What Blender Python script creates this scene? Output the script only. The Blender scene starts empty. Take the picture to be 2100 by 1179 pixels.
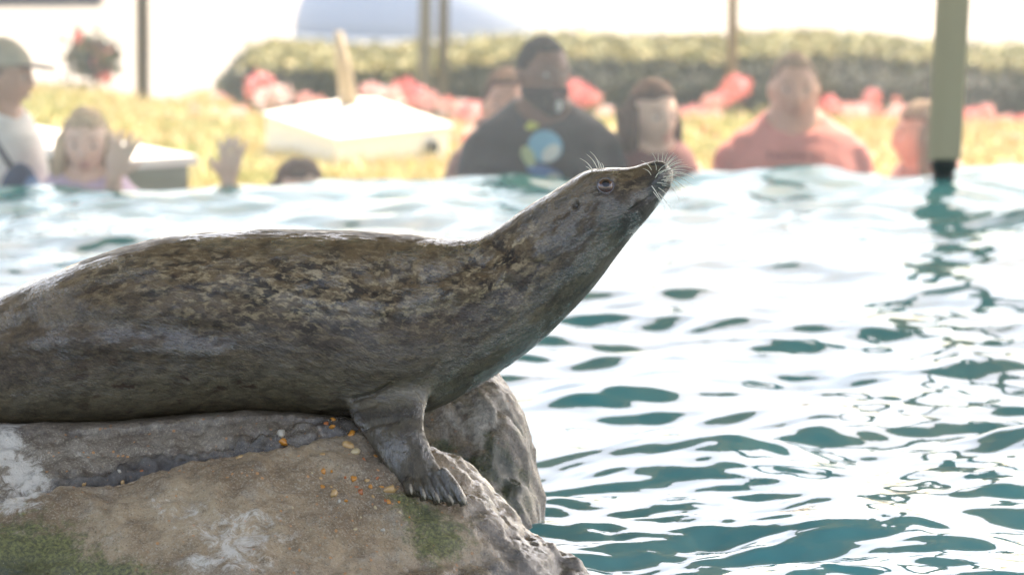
import bpy, math, random
import numpy as np
from mathutils import Vector, Matrix
from mathutils.bvhtree import BVHTree
from mathutils import Quaternion

random.seed(7)
rng = np.random.default_rng(7)
sc = bpy.context.scene
C = sc.collection

# ------------------------------------------------------------------ camera
CAM_H = 1.45
FPX = 12000.0            # focal length in photograph pixels (2100 wide)
PITCH = math.atan((589.5 + 597.0) / FPX)
cam_d = bpy.data.cameras.new('camera')
cam = bpy.data.objects.new('camera', cam_d)
C.objects.link(cam)
cam.location = (0, 0, CAM_H)
cam.rotation_euler = (math.pi / 2 - PITCH, 0, 0)
cam_d.sensor_width = 36.0
cam_d.lens = FPX / 2100 * 36.0
cam_d.clip_start = 0.2
cam_d.clip_end = 2000
cam_d.dof.use_dof = True
cam_d.dof.focus_distance = 9.86
cam_d.dof.aperture_fstop = 6.6
sc.camera = cam

# ------------------------------------------------------------------ world, sun, exposure
SUN_EL, SUN_AZ = math.radians(57), math.radians(32)
world = bpy.data.worlds.new('World')
sc.world = world
world.use_nodes = True
nt = world.node_tree
nt.nodes.clear()
sky = nt.nodes.new('ShaderNodeTexSky')
sky.sky_type = 'NISHITA'
sky.sun_disc = False
sky.sun_elevation = SUN_EL
sky.sun_rotation = SUN_AZ
sky.dust_density = 3.5
sky.air_density = 1.0
sky.ozone_density = 1.0
bg = nt.nodes.new('ShaderNodeBackground')
bg.inputs['Strength'].default_value = 0.15
wo = nt.nodes.new('ShaderNodeOutputWorld')
nt.links.new(sky.outputs[0], bg.inputs[0])
nt.links.new(bg.outputs[0], wo.inputs[0])

sun_d = bpy.data.lights.new('sun', 'SUN')
sun_d.energy = 2.7
sun_d.angle = math.radians(0.5)
sun_d.color = (1.0, 0.94, 0.84)
sun = bpy.data.objects.new('sun', sun_d)
C.objects.link(sun)
sdir = Vector((math.cos(SUN_EL) * math.sin(SUN_AZ), math.cos(SUN_EL) * math.cos(SUN_AZ), math.sin(SUN_EL)))
sun.rotation_euler = sdir.to_track_quat('Z', 'Y').to_euler()
sun.location = (8, 20, 20)

sc.view_settings.view_transform = 'Standard'
sc.view_settings.look = 'None'
sc.view_settings.gamma = 1.0
sc.view_settings.use_curve_mapping = False
sc.view_settings.exposure = 2.25
sc.view_settings.use_white_balance = True
sc.view_settings.white_balance_temperature = 7900
sc.view_settings.white_balance_tint = 15

# ------------------------------------------------------------------ helpers
_fw = Vector((0, math.cos(PITCH), -math.sin(PITCH)))
_up = Vector((0, math.sin(PITCH), math.cos(PITCH)))
def ray(px, py):
    return Vector((1, 0, 0)) * ((px - 1050) / FPX) + _up * ((589.5 - py) / FPX) + _fw
def at(px, py, D):
    """world point at depth y = D that the photograph shows at this pixel"""
    r = ray(px, py)
    return Vector((0, 0, CAM_H)) + r * (D / r.y)
def topx(P):
    """numpy (n,3) -> photograph pixels"""
    r = P - np.array([0, 0, CAM_H])
    d = r @ np.array(_fw)
    return 1050 + r[:, 0] / d * FPX, 589.5 - (r @ np.array(_up)) / d * FPX

def tag(o, label=None, cat=None, group=None, kind=None):
    if label: o['label'] = label
    if cat: o['category'] = cat
    if group: o['group'] = group
    if kind: o['kind'] = kind
    return o

def empty(name, loc=(0, 0, 0), rz=0.0):
    o = bpy.data.objects.new(name, None)
    o.empty_display_size = 0.1
    o.location = loc
    o.rotation_euler = (0, 0, rz)
    C.objects.link(o)
    return o

def mesh_obj(name, V, F, mat=None, parent=None, smooth=True):
    me = bpy.data.meshes.new(name)
    if isinstance(V, np.ndarray) and isinstance(F, np.ndarray):
        n = F.shape[1]
        me.vertices.add(len(V)); me.vertices.foreach_set('co', V.astype(np.float32).ravel())
        me.loops.add(F.size); me.loops.foreach_set('vertex_index', F.astype(np.int32).ravel())
        me.polygons.add(len(F))
        me.polygons.foreach_set('loop_start', np.arange(0, F.size, n, dtype=np.int32))
        me.polygons.foreach_set('loop_total', np.full(len(F), n, dtype=np.int32))
        me.update(calc_edges=True); me.validate()
    else:
        me.from_pydata([tuple(v) for v in V], [], [tuple(f) for f in F])
        me.update()
    if smooth:
        me.polygons.foreach_set('use_smooth', np.ones(len(me.polygons), dtype=bool))
    if mat: me.materials.append(mat)
    o = bpy.data.objects.new(name, me)
    C.objects.link(o)
    if parent: o.parent = parent
    return o

def add_attr(me, name, arr):
    arr = np.asarray(arr, dtype=np.float32)
    if arr.ndim == 1:
        a = me.attributes.new(name, 'FLOAT', 'POINT'); a.data.foreach_set('value', arr)
    else:
        a = me.attributes.new(name, 'FLOAT_VECTOR', 'POINT'); a.data.foreach_set('vector', arr.ravel())

# -- numpy noise
def _hash(ix, iy, iz, seed):
    h = (ix.astype(np.int64) * 374761393 + iy.astype(np.int64) * 668265263 + iz.astype(np.int64) * 2147483647 + seed * 974634777) & 0xffffffff
    h = ((h ^ (h >> 13)) * 1274126177) & 0xffffffff
    h = h ^ (h >> 16)
    return (h & 0xffff) / 32767.5 - 1.0
def noise3(P, scale, seed=0):
    Q = P * scale
    I = np.floor(Q); f = Q - I; f = f * f * f * (f * (f * 6 - 15) + 10)
    I = I.astype(np.int64)
    r = 0
    for dx in (0, 1):
        wx = f[:, 0] if dx else 1 - f[:, 0]
        for dy in (0, 1):
            wy = f[:, 1] if dy else 1 - f[:, 1]
            for dz in (0, 1):
                wz = f[:, 2] if dz else 1 - f[:, 2]
                r = r + wx * wy * wz * _hash(I[:, 0] + dx, I[:, 1] + dy, I[:, 2] + dz, seed)
    return r
def fbm(P, scale, octs=4, seed=0, gain=0.5):
    r, a = 0, 1.0
    for k in range(octs):
        r = r + a * noise3(P + 17.3 * k, scale * 2.03 ** k, seed + k)
        a *= gain
    return r
def ss(a, b, x):
    t = np.clip((x - a) / (b - a), 0, 1)
    return t * t * (3 - 2 * t)

# -- small shape vocabulary: each returns (V, F) lists
def box_vf(x0, x1, y0, y1, z0, z1):
    V = [(x, y, z) for x in (x0, x1) for y in (y0, y1) for z in (z0, z1)]
    F = [(0, 1, 3, 2), (4, 6, 7, 5), (0, 4, 5, 1), (2, 3, 7, 6), (0, 2, 6, 4), (1, 5, 7, 3)]
    return V, F
def loft_vf(rings, n=24):
    """rings: (centre, ax, ay, rx, ry) with axis vectors; closed with fans"""
    V, F = [], []
    for c, ax, ay, rx, ry in rings:
        for k in range(n):
            a = 2 * math.pi * k / n
            V.append(tuple(Vector(c) + Vector(ax) * (rx * math.cos(a)) + Vector(ay) * (ry * math.sin(a))))
    m = len(rings)
    for i in range(m - 1):
        for k in range(n):
            k2 = (k + 1) % n
            F.append((i * n + k, i * n + k2, (i + 1) * n + k2, (i + 1) * n + k))
    V.append(tuple(rings[0][0])); V.append(tuple(rings[-1][0]))
    a, b = len(V) - 2, len(V) - 1
    for k in range(n):
        k2 = (k + 1) % n
        F.append((a, k2, k)); F.append((b, (m - 1) * n + k, (m - 1) * n + k2))
    return V, F
def tube_vf(pts, rad, n=8, caps=True):
    pts = [Vector(p) for p in pts]
    rings = []
    t0 = (pts[1] - pts[0]).normalized()
    ref = Vector((0, 0, 1)) if abs(t0.z) < 0.9 else Vector((1, 0, 0))
    for i, p in enumerate(pts):
        t = (pts[min(i + 1, len(pts) - 1)] - pts[max(i - 1, 0)]).normalized()
        ax = t.cross(ref)
        if ax.length < 1e-6: ax = t.cross(Vector((1, 0.1, 0)))
        ax.normalize(); ay = ax.cross(t).normalized(); ref = ay
        r = rad[i] if isinstance(rad, (list, tuple)) else rad
        rings.append((p, ax, ay, r, r))
    return loft_vf(rings, n)
def cap_vf(a, b, ra, rb, n=14):
    """round cone from a to b"""
    a, b = Vector(a), Vector(b)
    t = (b - a).normalized()
    pts, rad = [], []
    for ang in (80, 55, 30):
        pts.append(a - t * ra * math.sin(math.radians(ang))); rad.append(ra * math.cos(math.radians(ang)))
    pts += [a, b]; rad += [ra, rb]
    for ang in (30, 55, 80):
        pts.append(b + t * rb * math.sin(math.radians(ang))); rad.append(rb * math.cos(math.radians(ang)))
    return tube_vf(pts, rad, n)
def sph_vf(c, rx, ry, rz, n=16, m=10, R=None):
    V, F = [], []
    c = Vector(c)
    for i in range(1, m):
        th = math.pi * i / m
        for k in range(n):
            a = 2 * math.pi * k / n
            v = Vector((rx * math.sin(th) * math.cos(a), ry * math.sin(th) * math.sin(a), rz * math.cos(th)))
            if R: v = R @ v
            V.append(tuple(c + v))
    for i in range(m - 2):
        for k in range(n):
            k2 = (k + 1) % n
            F.append((i * n + k, (i + 1) * n + k, (i + 1) * n + k2, i * n + k2))
    tp, bt = Vector((0, 0, rz)), Vector((0, 0, -rz))
    if R: tp, bt = R @ tp, R @ bt
    V.append(tuple(c + tp)); V.append(tuple(c + bt))
    for k in range(n):
        k2 = (k + 1) % n
        F.append((len(V) - 2, k, k2)); F.append((len(V) - 1, (m - 2) * n + k2, (m - 2) * n + k))
    return V, F
def join_vf(lst):
    V, F = [], []
    for v, f in lst:
        o = len(V)
        V += [tuple(p) for p in v]; F += [tuple(i + o for i in q) for q in f]
    return V, F

def remesh(lst, voxel, smooth=4):
    """one continuous skin over overlapping closed shapes; returns numpy V, quads F"""
    V, F = join_vf(lst)
    o = mesh_obj('tmp', V, F)
    m = o.modifiers.new('r', 'REMESH'); m.mode = 'VOXEL'; m.voxel_size = voxel; m.use_smooth_shade = True
    if smooth:
        s = o.modifiers.new('s', 'SMOOTH'); s.factor = 0.6; s.iterations = smooth
    dg = bpy.context.evaluated_depsgraph_get()
    ev = o.evaluated_get(dg)
    me = ev.to_mesh()
    nv = len(me.vertices)
    A = np.empty(nv * 3, dtype=np.float32); me.vertices.foreach_get('co', A)
    lt = np.empty(len(me.polygons), dtype=np.int32); me.polygons.foreach_get('loop_total', lt)
    li = np.empty(len(me.loops), dtype=np.int32); me.loops.foreach_get('vertex_index', li)
    ev.to_mesh_clear()
    md = o.data
    bpy.data.objects.remove(o); bpy.data.meshes.remove(md)
    assert (lt == 4).all()
    return A.reshape(-1, 3).astype(np.float64), li.reshape(-1, 4)
def vnormals(V, F):
    N = np.zeros_like(V)
    fn = np.cross(V[F[:, 2]] - V[F[:, 0]], V[F[:, 3 if F.shape[1] > 3 else 1]] - V[F[:, 1 if F.shape[1] > 3 else 0]])
    for k in range(F.shape[1]):
        np.add.at(N, F[:, k], fn)
    return N / np.maximum(np.linalg.norm(N, axis=1, keepdims=True), 1e-12)

# ------------------------------------------------------------------ materials
def new_mat(name, col=(0.5, 0.5, 0.5), rough=0.6, **kw):
    m = bpy.data.materials.new(name); m.use_nodes = True
    b = m.node_tree.nodes['Principled BSDF']
    b.inputs['Base Color'].default_value = (*col, 1)
    b.inputs['Roughness'].default_value = rough
    for k, v in kw.items():
        b.inputs[k].default_value = v
    return m
class NT:
    def __init__(s, m): s.t = m.node_tree; s.b = s.t.nodes['Principled BSDF']; s.out = s.t.nodes['Material Output']
    def n(s, typ, **kw):
        x = s.t.nodes.new(typ)
        for k, v in kw.items(): setattr(x, k, v)
        return x
    def l(s, a, b): s.t.links.new(a, b)
    def setin(s, sock, v):
        if hasattr(v, 'is_output'): s.l(v, sock)
        else: sock.default_value = v
    def math(s, op, a, b=0.0, clamp=False):
        x = s.n('ShaderNodeMath', operation=op, use_clamp=clamp)
        s.setin(x.inputs[0], a); s.setin(x.inputs[1], b)
        return x.outputs[0]
    def mix(s, f, a, b, mode='MIX'):
        x = s.n('ShaderNodeMix', data_type='RGBA', blend_type=mode)
        s.setin(x.inputs[0], f)
        s.setin(x.inputs[6], a if hasattr(a, 'is_output') else (*a, 1) if len(a) == 3 else a)
        s.setin(x.inputs[7], b if hasattr(b, 'is_output') else (*b, 1) if len(b) == 3 else b)
        return x.outputs[2]
    def noise(s, vec, scale, detail=4, rough=0.55, dist=0.0):
        x = s.n('ShaderNodeTexNoise')
        x.inputs['Scale'].default_value = scale; x.inputs['Detail'].default_value = detail
        x.inputs['Roughness'].default_value = rough; x.inputs['Distortion'].default_value = dist
        if vec is not None: s.l(vec, x.inputs['Vector'])
        return x.outputs['Fac']
    def voro(s, vec, scale, feature='F1', rnd=1.0):
        x = s.n('ShaderNodeTexVoronoi', feature=feature)
        x.inputs['Scale'].default_value = scale; x.inputs['Randomness'].default_value = rnd
        if vec is not None: s.l(vec, x.inputs['Vector'])
        return x
    def mapping(s, vec, scale):
        x = s.n('ShaderNodeMapping'); x.inputs['Scale'].default_value = scale
        s.l(vec, x.inputs['Vector']); return x.outputs[0]
    def step(s, v, a, b):
        x = s.n('ShaderNodeMapRange', interpolation_type='SMOOTHSTEP')
        s.setin(x.inputs[0], v); x.inputs[1].default_value = a; x.inputs[2].default_value = b
        return x.outputs[0]
    def attr(s, name):
        x = s.n('ShaderNodeAttribute'); x.attribute_name = name; return x
    def pos(s): return s.n('ShaderNodeTexCoord').outputs['Object']
    def bump(s, h, strength, dist, prev=None):
        x = s.n('ShaderNodeBump'); x.inputs['Strength'].default_value = strength; x.inputs['Distance'].default_value = dist
        s.l(h, x.inputs['Height'])
        if prev is not None: s.l(prev, x.inputs['Normal'])
        return x.outputs[0]

def cloth(name, col, rough=0.85):
    m = new_mat(name, col, rough); t = NT(m); p = t.pos()
    n = t.noise(p, 9, 3)
    c = t.mix(t.step(n, 0.3, 0.7), tuple(x * 0.85 for x in col), tuple(min(1, x * 1.12) for x in col))
    t.l(c, t.b.inputs['Base Color'])
    t.l(t.bump(t.noise(p, 14, 4), 0.5, 0.02), t.b.inputs['Normal'])
    return m
def skin_mat(name, col):
    m = new_mat(name, col, 0.55); t = NT(m); p = t.pos()
    c = t.mix(t.noise(p, 30, 3), tuple(x * 0.85 for x in col), (min(1, col[0] * 1.15), col[1] * 1.05, col[2] * 1.0))
    t.l(c, t.b.inputs['Base Color'])
    t.b.inputs['Subsurface Weight'].default_value = 0.08
    t.b.inputs['Subsurface Radius'].default_value = (0.02, 0.008, 0.004)
    return m
def hair_mat(name, col):
    m = new_mat(name, col, 0.8, **{'Specular IOR Level': 0.15}); t = NT(m); p = t.mapping(t.pos(), (90, 90, 8))
    n = t.noise(p, 1.0, 4)
    t.l(t.mix(t.step(n, 0.35, 0.7), tuple(x * 0.6 for x in col), tuple(min(1, x * 1.35) for x in col)), t.b.inputs['Base Color'])
    t.l(t.bump(n, 0.8, 0.006), t.b.inputs['Normal'])
    return m

# ------------------------------------------------------------------ setting: where things stand
WALK_Z = -1.45
def wall_D(x):                       # the acrylic wall runs slightly away from left to right
    return 18.02 + 0.27 * x
LAWN_Z = -0.30

# ground sheet, far pavement
m_pave = new_mat('pale_concrete', (0.52, 0.49, 0.45), 0.8)
t = NT(m_pave); p = t.pos()
t.l(t.mix(t.noise(p, 0.7, 5), (0.215, 0.192, 0.165), (0.27, 0.243, 0.212)), t.b.inputs['Base Color'])
t.l(t.bump(t.noise(p, 25, 4), 0.3, 0.01), t.b.inputs['Normal'])
gx = np.array([-400, -120, -40, -15, 15, 40, 120, 400.]); gy = np.array([20.35, 24, 30, 40, 60, 100, 200, 500.])
V = [(x, y, -1.0) for y in gy for x in gx]
F = [(j * 8 + i, j * 8 + i + 1, (j + 1) * 8 + i + 1, (j + 1) * 8 + i) for j in range(7) for i in range(7)]
# nearer left/right/behind parts of the same sheet, stepped round the pool
V += [(-400, -300, -1.9), (400, -300, -1.9), (400, 20.4, -1.9), (-400, 20.4, -1.9)]
F.append((64, 65, 66, 67))
g = mesh_obj('ground', V, F, m_pave, smooth=False); tag(g, kind='structure')

# deck on the camera's side and at both ends of the pool
V, F = join_vf([box_vf(-14, 14, -8, 3.5, -1.88, 0.12), box_vf(-14, -7, 3.5, 15.9, -1.88, 0.12), box_vf(7.02, 14, 3.5, 19.8, -1.88, 0.12)])
tag(mesh_obj('pool_deck', V, F, m_pave, smooth=False), kind='structure')
V, F = box_vf(-14, 14, 15.9, 20.35, -1.88, WALK_Z)
tag(mesh_obj('walkway', V, F, m_pave, smooth=False), kind='structure')

# ------------------------------------------------------------------ water
def build_water():
    core_x = np.arange(-2.05, 2.05, 0.0105)
    lx = -2.05 - np.cumsum(0.0092 * 1.045 ** np.arange(1, 75)); rx = 2.05 + np.cumsum(0.0092 * 1.045 ** np.arange(1, 75))
    xs = np.concatenate([lx[::-1], core_x, rx]); xs = np.clip(xs, -7, 7)
    xs[0], xs[-1] = -6.998, 7.0
    xs = np.unique(xs)
    u = np.concatenate([np.linspace(0, 0.38, 80)[:-1], np.linspace(0.38, 1, 840)])   # 0 at deck, 1 at the acrylic
    X, U = np.meshgrid(xs, u)
    Y = 3.5 + (wall_D(X) - 0.0 - 3.5) * U
    x, y = X.ravel(), Y.ravel()
    z = np.zeros_like(x)
    r = np.random.default_rng(11)
    dx = np.zeros_like(x); dy = np.zeros_like(x)
    comps = []
    for k in range(40):
        lam = 0.15 * (6.5 ** r.random())
        ang = r.normal(math.radians(-80), 0.95)
        comps.append((lam, ang))
    tot = 0
    for lam, ang in comps:
        kx, ky = math.cos(ang), math.sin(ang); kk = 2 * math.pi / lam
        slope = 0.044 * (1.0 if lam < 0.5 else 1.15)
        a = slope / kk
        ph = r.random() * 6.28
        arg = kk * (kx * x + ky * y) + ph + 0.9 * np.sin(0.9 * x + 0.7 * y + ph * 3)
        amp = 0.72 + 0.34 * np.sin(x * r.uniform(.8, 1.8) + y * r.uniform(.5, 1.3) + ph * 2)
        z += a * amp * np.sin(arg)
        dx += kx * a * amp * np.cos(arg) * 0.35; dy += ky * a * amp * np.cos(arg) * 0.35
    for k in range(26):
        lam = r.uniform(0.06, 0.15); ang = r.normal(math.radians(-80), 1.1); kk = 2 * math.pi / lam; ph = r.random() * 6.28
        amp = 0.5 + 0.5 * np.sin(x * r.uniform(1.5, 3) + y * r.uniform(1, 2.5) + ph)
        z += 0.026 / kk * amp * np.sin(kk * (math.cos(ang) * x + math.sin(ang) * y) + ph + 1.3 * np.sin(2.1 * x + 1.7 * y + ph))
    # small ripples running off the rock
    d = np.hypot(x - 0.0, (y - 10.2))
    w = np.exp(-((d - 0.25) / 0.5) ** 2)
    for k in range(14):
        lam = r.uniform(0.035, 0.09); ang = r.uniform(-2.6, 0.4); kk = 2 * math.pi / lam
        z += w * 0.00040 * lam / 0.06 * np.sin(kk * (math.cos(ang) * x + math.sin(ang) * y) + r.random() * 6.28 + 1.2 * np.sin(5 * x + 4 * y + k))
    for k in range(6):
        lam = r.uniform(0.45, 1.3); kk = 2 * math.pi / lam
        z += ss(0.90, 0.99, U.ravel()) * 0.0015 * np.sin(kk * x + r.random() * 6.28 + y * r.uniform(-3, 3))
    edge = (1 - ss(0.985, 1.0, U.ravel()))
    x2 = x + dx * edge; y2 = y + dy * edge
    V = np.stack([x2, y2, z], 1)
    n = len(xs); m = len(u)
    idx = np.arange(n * m).reshape(m, n)
    F = np.stack([idx[:-1, :-1].ravel(), idx[:-1, 1:].ravel(), idx[1:, 1:].ravel(), idx[1:, :-1].ravel()], 1)
    return V, F
m_water = new_mat('pool_water', (0.02, 0.15, 0.15), 0.03, IOR=1.333)
t = NT(m_water); p = t.pos()
n1 = t.noise(t.mapping(p, (1, 0.6, 1)), 1.6, 3)
c = t.mix(t.step(n1, 0.35, 0.65), (0.035, 0.24, 0.25), (0.11, 0.26, 0.24))
t.l(c, t.b.inputs['Base Color'])
nb = t.bump(t.noise(t.mapping(p, (1, 0.7, 1)), 22, 2, 0.5), 0.05, 0.01)
t.l(nb, t.b.inputs['Normal'])
V, F = build_water()
water = mesh_obj('water', V, F, m_water); tag(water, kind='structure')
print('water verts', len(V))

# ------------------------------------------------------------------ acrylic wall
m_acr = bpy.data.materials.new('hazed_acrylic'); m_acr.use_nodes = True
t = m_acr.node_tree; t.nodes.clear()
o_ = t.nodes.new('ShaderNodeOutputMaterial')
tr = t.nodes.new('ShaderNodeBsdfTransparent'); tr.inputs[0].default_value = (0.97, 0.985, 0.98, 1)
tl = t.nodes.new('ShaderNodeBsdfTranslucent'); tl.inputs[0].default_value = (0.85, 0.85, 0.84, 1)
df = t.nodes.new('ShaderNodeBsdfDiffuse'); df.inputs[0].default_value = (0.85, 0.85, 0.84, 1)
gl = t.nodes.new('ShaderNodeBsdfGlossy'); gl.inputs[1].default_value = 0.04
m1 = t.nodes.new('ShaderNodeMixShader'); m1.inputs[0].default_value = 0.5
m2 = t.nodes.new('ShaderNodeMixShader'); m3 = t.nodes.new('ShaderNodeMixShader'); m3.inputs[0].default_value = 0.02
nz = t.nodes.new('ShaderNodeTexNoise'); nz.inputs['Scale'].default_value = 2.2; nz.inputs['Detail'].default_value = 5
tc = t.nodes.new('ShaderNodeTexCoord'); t.links.new(tc.outputs['Object'], nz.inputs['Vector'])
mr = t.nodes.new('ShaderNodeMapRange'); mr.inputs[1].default_value = 0.3; mr.inputs[2].default_value = 0.7
mr.inputs[3].default_value = 0.055; mr.inputs[4].default_value = 0.09
t.links.new(nz.outputs['Fac'], mr.inputs[0]); t.links.new(mr.outputs[0], m2.inputs[0])
t.links.new(tl.outputs[0], m1.inputs[1]); t.links.new(df.outputs[0], m1.inputs[2])
t.links.new(tr.outputs[0], m2.inputs[1]); t.links.new(m1.outputs[0], m2.inputs[2])
t.links.new(m2.outputs[0], m3.inputs[1]); t.links.new(gl.outputs[0], m3.inputs[2])
t.links.new(m3.outputs[0], o_.inputs['Surface'])
def wbox(x0, x1, off0, off1, z0, z1):
    V = []
    for x in (x0, x1):
        for of in (off0, off1):
            for z in (z0, z1):
                V.append((x, wall_D(x) + of, z))
    return V, box_vf(0, 1, 0, 1, 0, 1)[1]
acr = mesh_obj('viewing_wall', *wbox(-6.99, 6.99, 0.002, 0.045, -1.449, 0.95), m_acr, smooth=False)
tag(acr, 'clear acrylic viewing wall along the far side of the pool, in front of the visitors', 'acrylic wall')

# ------------------------------------------------------------------ pavilion: roof and posts
m_olive = new_mat('olive_paint', (0.20, 0.20, 0.115), 0.45)
t = NT(m_olive); p = t.pos()
t.l(t.mix(t.noise(p, 6, 5), (0.41, 0.33, 0.215), (0.48, 0.39, 0.26)), t.b.inputs['Base Color'])
m_black = new_mat('black_rubber', (0.012, 0.013, 0.012), 0.6)
t = NT(m_black); t.l(t.mix(t.noise(t.pos(), 18, 4), (0.008, 0.009, 0.008), (0.03, 0.035, 0.028)), t.b.inputs['Base Color'])
m_roof = new_mat('roof_panel', (0.33, 0.34, 0.31), 0.7)
t = NT(m_roof); t.l(t.mix(t.noise(t.pos(), 2, 5), (0.26, 0.28, 0.25), (0.38, 0.39, 0.36)), t.b.inputs['Base Color'])
ROOF_Z = 4.4
roof = empty('pavilion_roof', (0, 11, ROOF_Z))
tag(roof, 'shade roof over the pool carried by the olive posts', 'roof')
mesh_obj('roof_deck', *box_vf(-6.8, 6.8, -2.8, 10.0, 0.16, 0.24), m_roof, roof, smooth=False)
for k in range(8):
    y = -2.4 + k * 1.70
    mesh_obj('rafter', *box_vf(-6.7, 6.7, y - 0.05, y + 0.05, 0.003, 0.158), m_olive, roof, smooth=False)

def support_post(px_top, px_bot, D, label, tilt=True):
    A = at(px_bot, 388, D); A.z = -1.44
    root = empty('support_post', A)
    tag(root, label, 'post', 'olive posts carrying the pavilion roof')
    lean = at(px_top, 0, D).x - at(px_bot, 388, D).x
    k = lean / (at(px_top, 0, D).z - 0.0)
    zt = ROOF_Z - 0.003 - A.z
    zb = 0.088 - A.z
    def sheared(x0, x1, y0, y1, z0, z1):
        V, F = box_vf(x0, x1, y0, y1, z0, z1)
        return [(v[0] + k * (v[2] + A.z), v[1], v[2]) for v in V], F
    # square tube with two darker flutes
    o = mesh_obj('shaft', *sheared(-0.048, 0.048, -0.045, 0.045, zb, zt), m_olive, root, smooth=False)
    b = o.modifiers.new('b', 'BEVEL'); b.width = 0.008; b.segments = 3
    mesh_obj('flange', *join_vf([sheared(-0.056, -0.030, -0.0495, -0.0455, zb, zt), ]), m_olive, root, smooth=False)
    rings = []
    for z, r in ((0.10, 0.030), (0.088, 0.040), (0.062, 0.040), (0.048, 0.030), (0.034, 0.034), (0.008, 0.046), (-0.03, 0.050), (-1.44, 0.050)):
        rings.append(((k * z, 0, z - A.z), (1, 0, 0), (0, 1, 0), r, r))
    mesh_obj('foot', *loft_vf(rings, 28), m_black, root)
    return root
support_post(1955, 1934, 17.74, 'olive painted square post with black foot standing in the pool by the viewing wall')
for (x, y, lab) in ((-5.6, 16.3, 'olive post at the far left corner of the roof, outside the photo'),):
    pass

# ------------------------------------------------------------------ rocks
m_rock = new_mat('wet_rock', (0.25, 0.22, 0.19), 0.6)
t = NT(m_rock); p = t.pos()
big = t.noise(p, 6, 6, 0.65)
fine = t.noise(p, 230, 4, 0.7)
mid = t.noise(p, 34, 6, 0.66)
upper = t.attr('upper').outputs['Fac']
c = t.mix(t.step(big, 0.36, 0.64), (0.190, 0.118, 0.062), (0.37, 0.258, 0.150))
c = t.mix(t.math('MULTIPLY', upper, 0.75), c, t.mix(t.step(mid, 0.4, 0.6), (0.082, 0.062, 0.046), (0.185, 0.152, 0.115)))
c = t.mix(t.math('MULTIPLY', t.step(mid, 0.48, 0.72), 0.5), c, (0.080, 0.054, 0.034))
c = t.mix(t.math('MULTIPLY', t.step(t.noise(p, 13, 5, 0.7), 0.52, 0.7), 0.5), c, (0.33, 0.28, 0.215))
c = t.mix(t.math('MULTIPLY', t.step(fine, 0.50, 0.68), 0.55), c, (0.46, 0.38, 0.27))
c = t.mix(t.math('MULTIPLY', t.step(t.noise(p, 290, 3, 0.7), 0.54, 0.70), 0.6), c, (0.05, 0.038, 0.028))
vor = t.voro(p, 330)
grain = t.step(vor.outputs['Distance'], 0.0, 0.55)
gc = t.n('ShaderNodeSeparateColor'); t.l(vor.outputs['Color'], gc.inputs[0])
c = t.mix(t.math('MULTIPLY', t.step(gc.outputs[0], 0.86, 0.9), 0.22), c, (0.45, 0.39, 0.30))
vor2 = t.voro(p, 120)
gc2 = t.n('ShaderNodeSeparateColor'); t.l(vor2.outputs['Color'], gc2.inputs[0])
c = t.mix(t.math('MULTIPLY', t.step(gc2.outputs[0], 0.95, 0.96), t.step(t.math('SUBTRACT', 1.0, vor2.outputs['Distance']), 0.62, 0.72)), c, (0.42, 0.20, 0.08))
wmask = t.attr('white').outputs['Fac']
white = t.step(t.math('ADD', wmask, t.math('MULTIPLY', t.math('SUBTRACT', t.noise(p, 26, 8, 0.78, 0.8), 0.5), 3.4)), 0.35, 0.95)
c = t.mix(t.math('MULTIPLY', white, 0.85), c, (0.60, 0.53, 0.44))
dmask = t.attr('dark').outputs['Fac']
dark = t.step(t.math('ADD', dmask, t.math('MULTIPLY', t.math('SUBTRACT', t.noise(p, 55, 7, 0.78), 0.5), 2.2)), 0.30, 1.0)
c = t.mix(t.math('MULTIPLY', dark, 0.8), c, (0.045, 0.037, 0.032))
gmask = t.attr('moss').outputs['Fac']
green = t.step(t.math('ADD', gmask, t.math('MULTIPLY', t.math('SUBTRACT', t.noise(p, 45, 8, 0.8), 0.5), 2.0)), 0.20, 0.62)
gcol = t.mix(t.step(t.noise(p, 170, 6, 0.7), 0.38, 0.66), (0.055, 0.055, 0.022), (0.19, 0.185, 0.055))
gcol = t.mix(t.attr('deepmoss').outputs['Fac'], gcol, (0.018, 0.028, 0.010))
c = t.mix(t.math('MULTIPLY', green, 0.92), c, gcol)
wet = t.attr('wet').outputs['Fac']
c = t.mix(t.math('MULTIPLY', t.step(wet, 0.3, 1.0), 0.62), c, t.mix(1.0, c, (0.38, 0.36, 0.34), 'MULTIPLY'))   # soaked stone
t.l(c, t.b.inputs['Base Color'])
rg = t.math('SUBTRACT', 0.72, t.math('MULTIPLY', wet, 0.62))
rg = t.math('ADD', rg, t.math('MULTIPLY', t.math('SUBTRACT', mid, 0.5), 0.4), True)
t.l(rg, t.b.inputs['Roughness'])
t.l(t.math('MULTIPLY', wet, 0.55, True), t.b.inputs['Coat Weight']); t.b.inputs['Coat Roughness'].default_value = 0.09; t.b.inputs['Coat IOR'].default_value = 1.6
t.l(t.bump(t.noise(p, 70, 6, 0.7), 1.0, 0.006), t.b.inputs['Coat Normal'])
nb = t.bump(mid, 0.8, 0.007)
nb = t.bump(fine, 0.9, 0.0022, nb)
nb = t.bump(grain, 0.35, 0.0015, nb)
t.l(nb, t.b.inputs['Normal'])

def gblob(X, Y, cx, cy, rx, ry, rot=0):
    c_, s_ = math.cos(rot), math.sin(rot)
    a = ((X - cx) * c_ + (Y - cy) * s_) / rx; b = (-(X - cx) * s_ + (Y - cy) * c_) / ry
    return np.exp(-(a * a + b * b))

Rx = [-1.6, -1.2, -.87, -.70, -.536, -.45, -.371, -.289, -.2475, -.205, -.16, -.122, -.08, -.041, .025, .12, .3, .6]
Rz = [.12, .20, .232, .238, .255, .258, .255, .245, .232, .214, .198, .185, .16, .134, .068, -.01, -.2, -.5]
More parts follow.
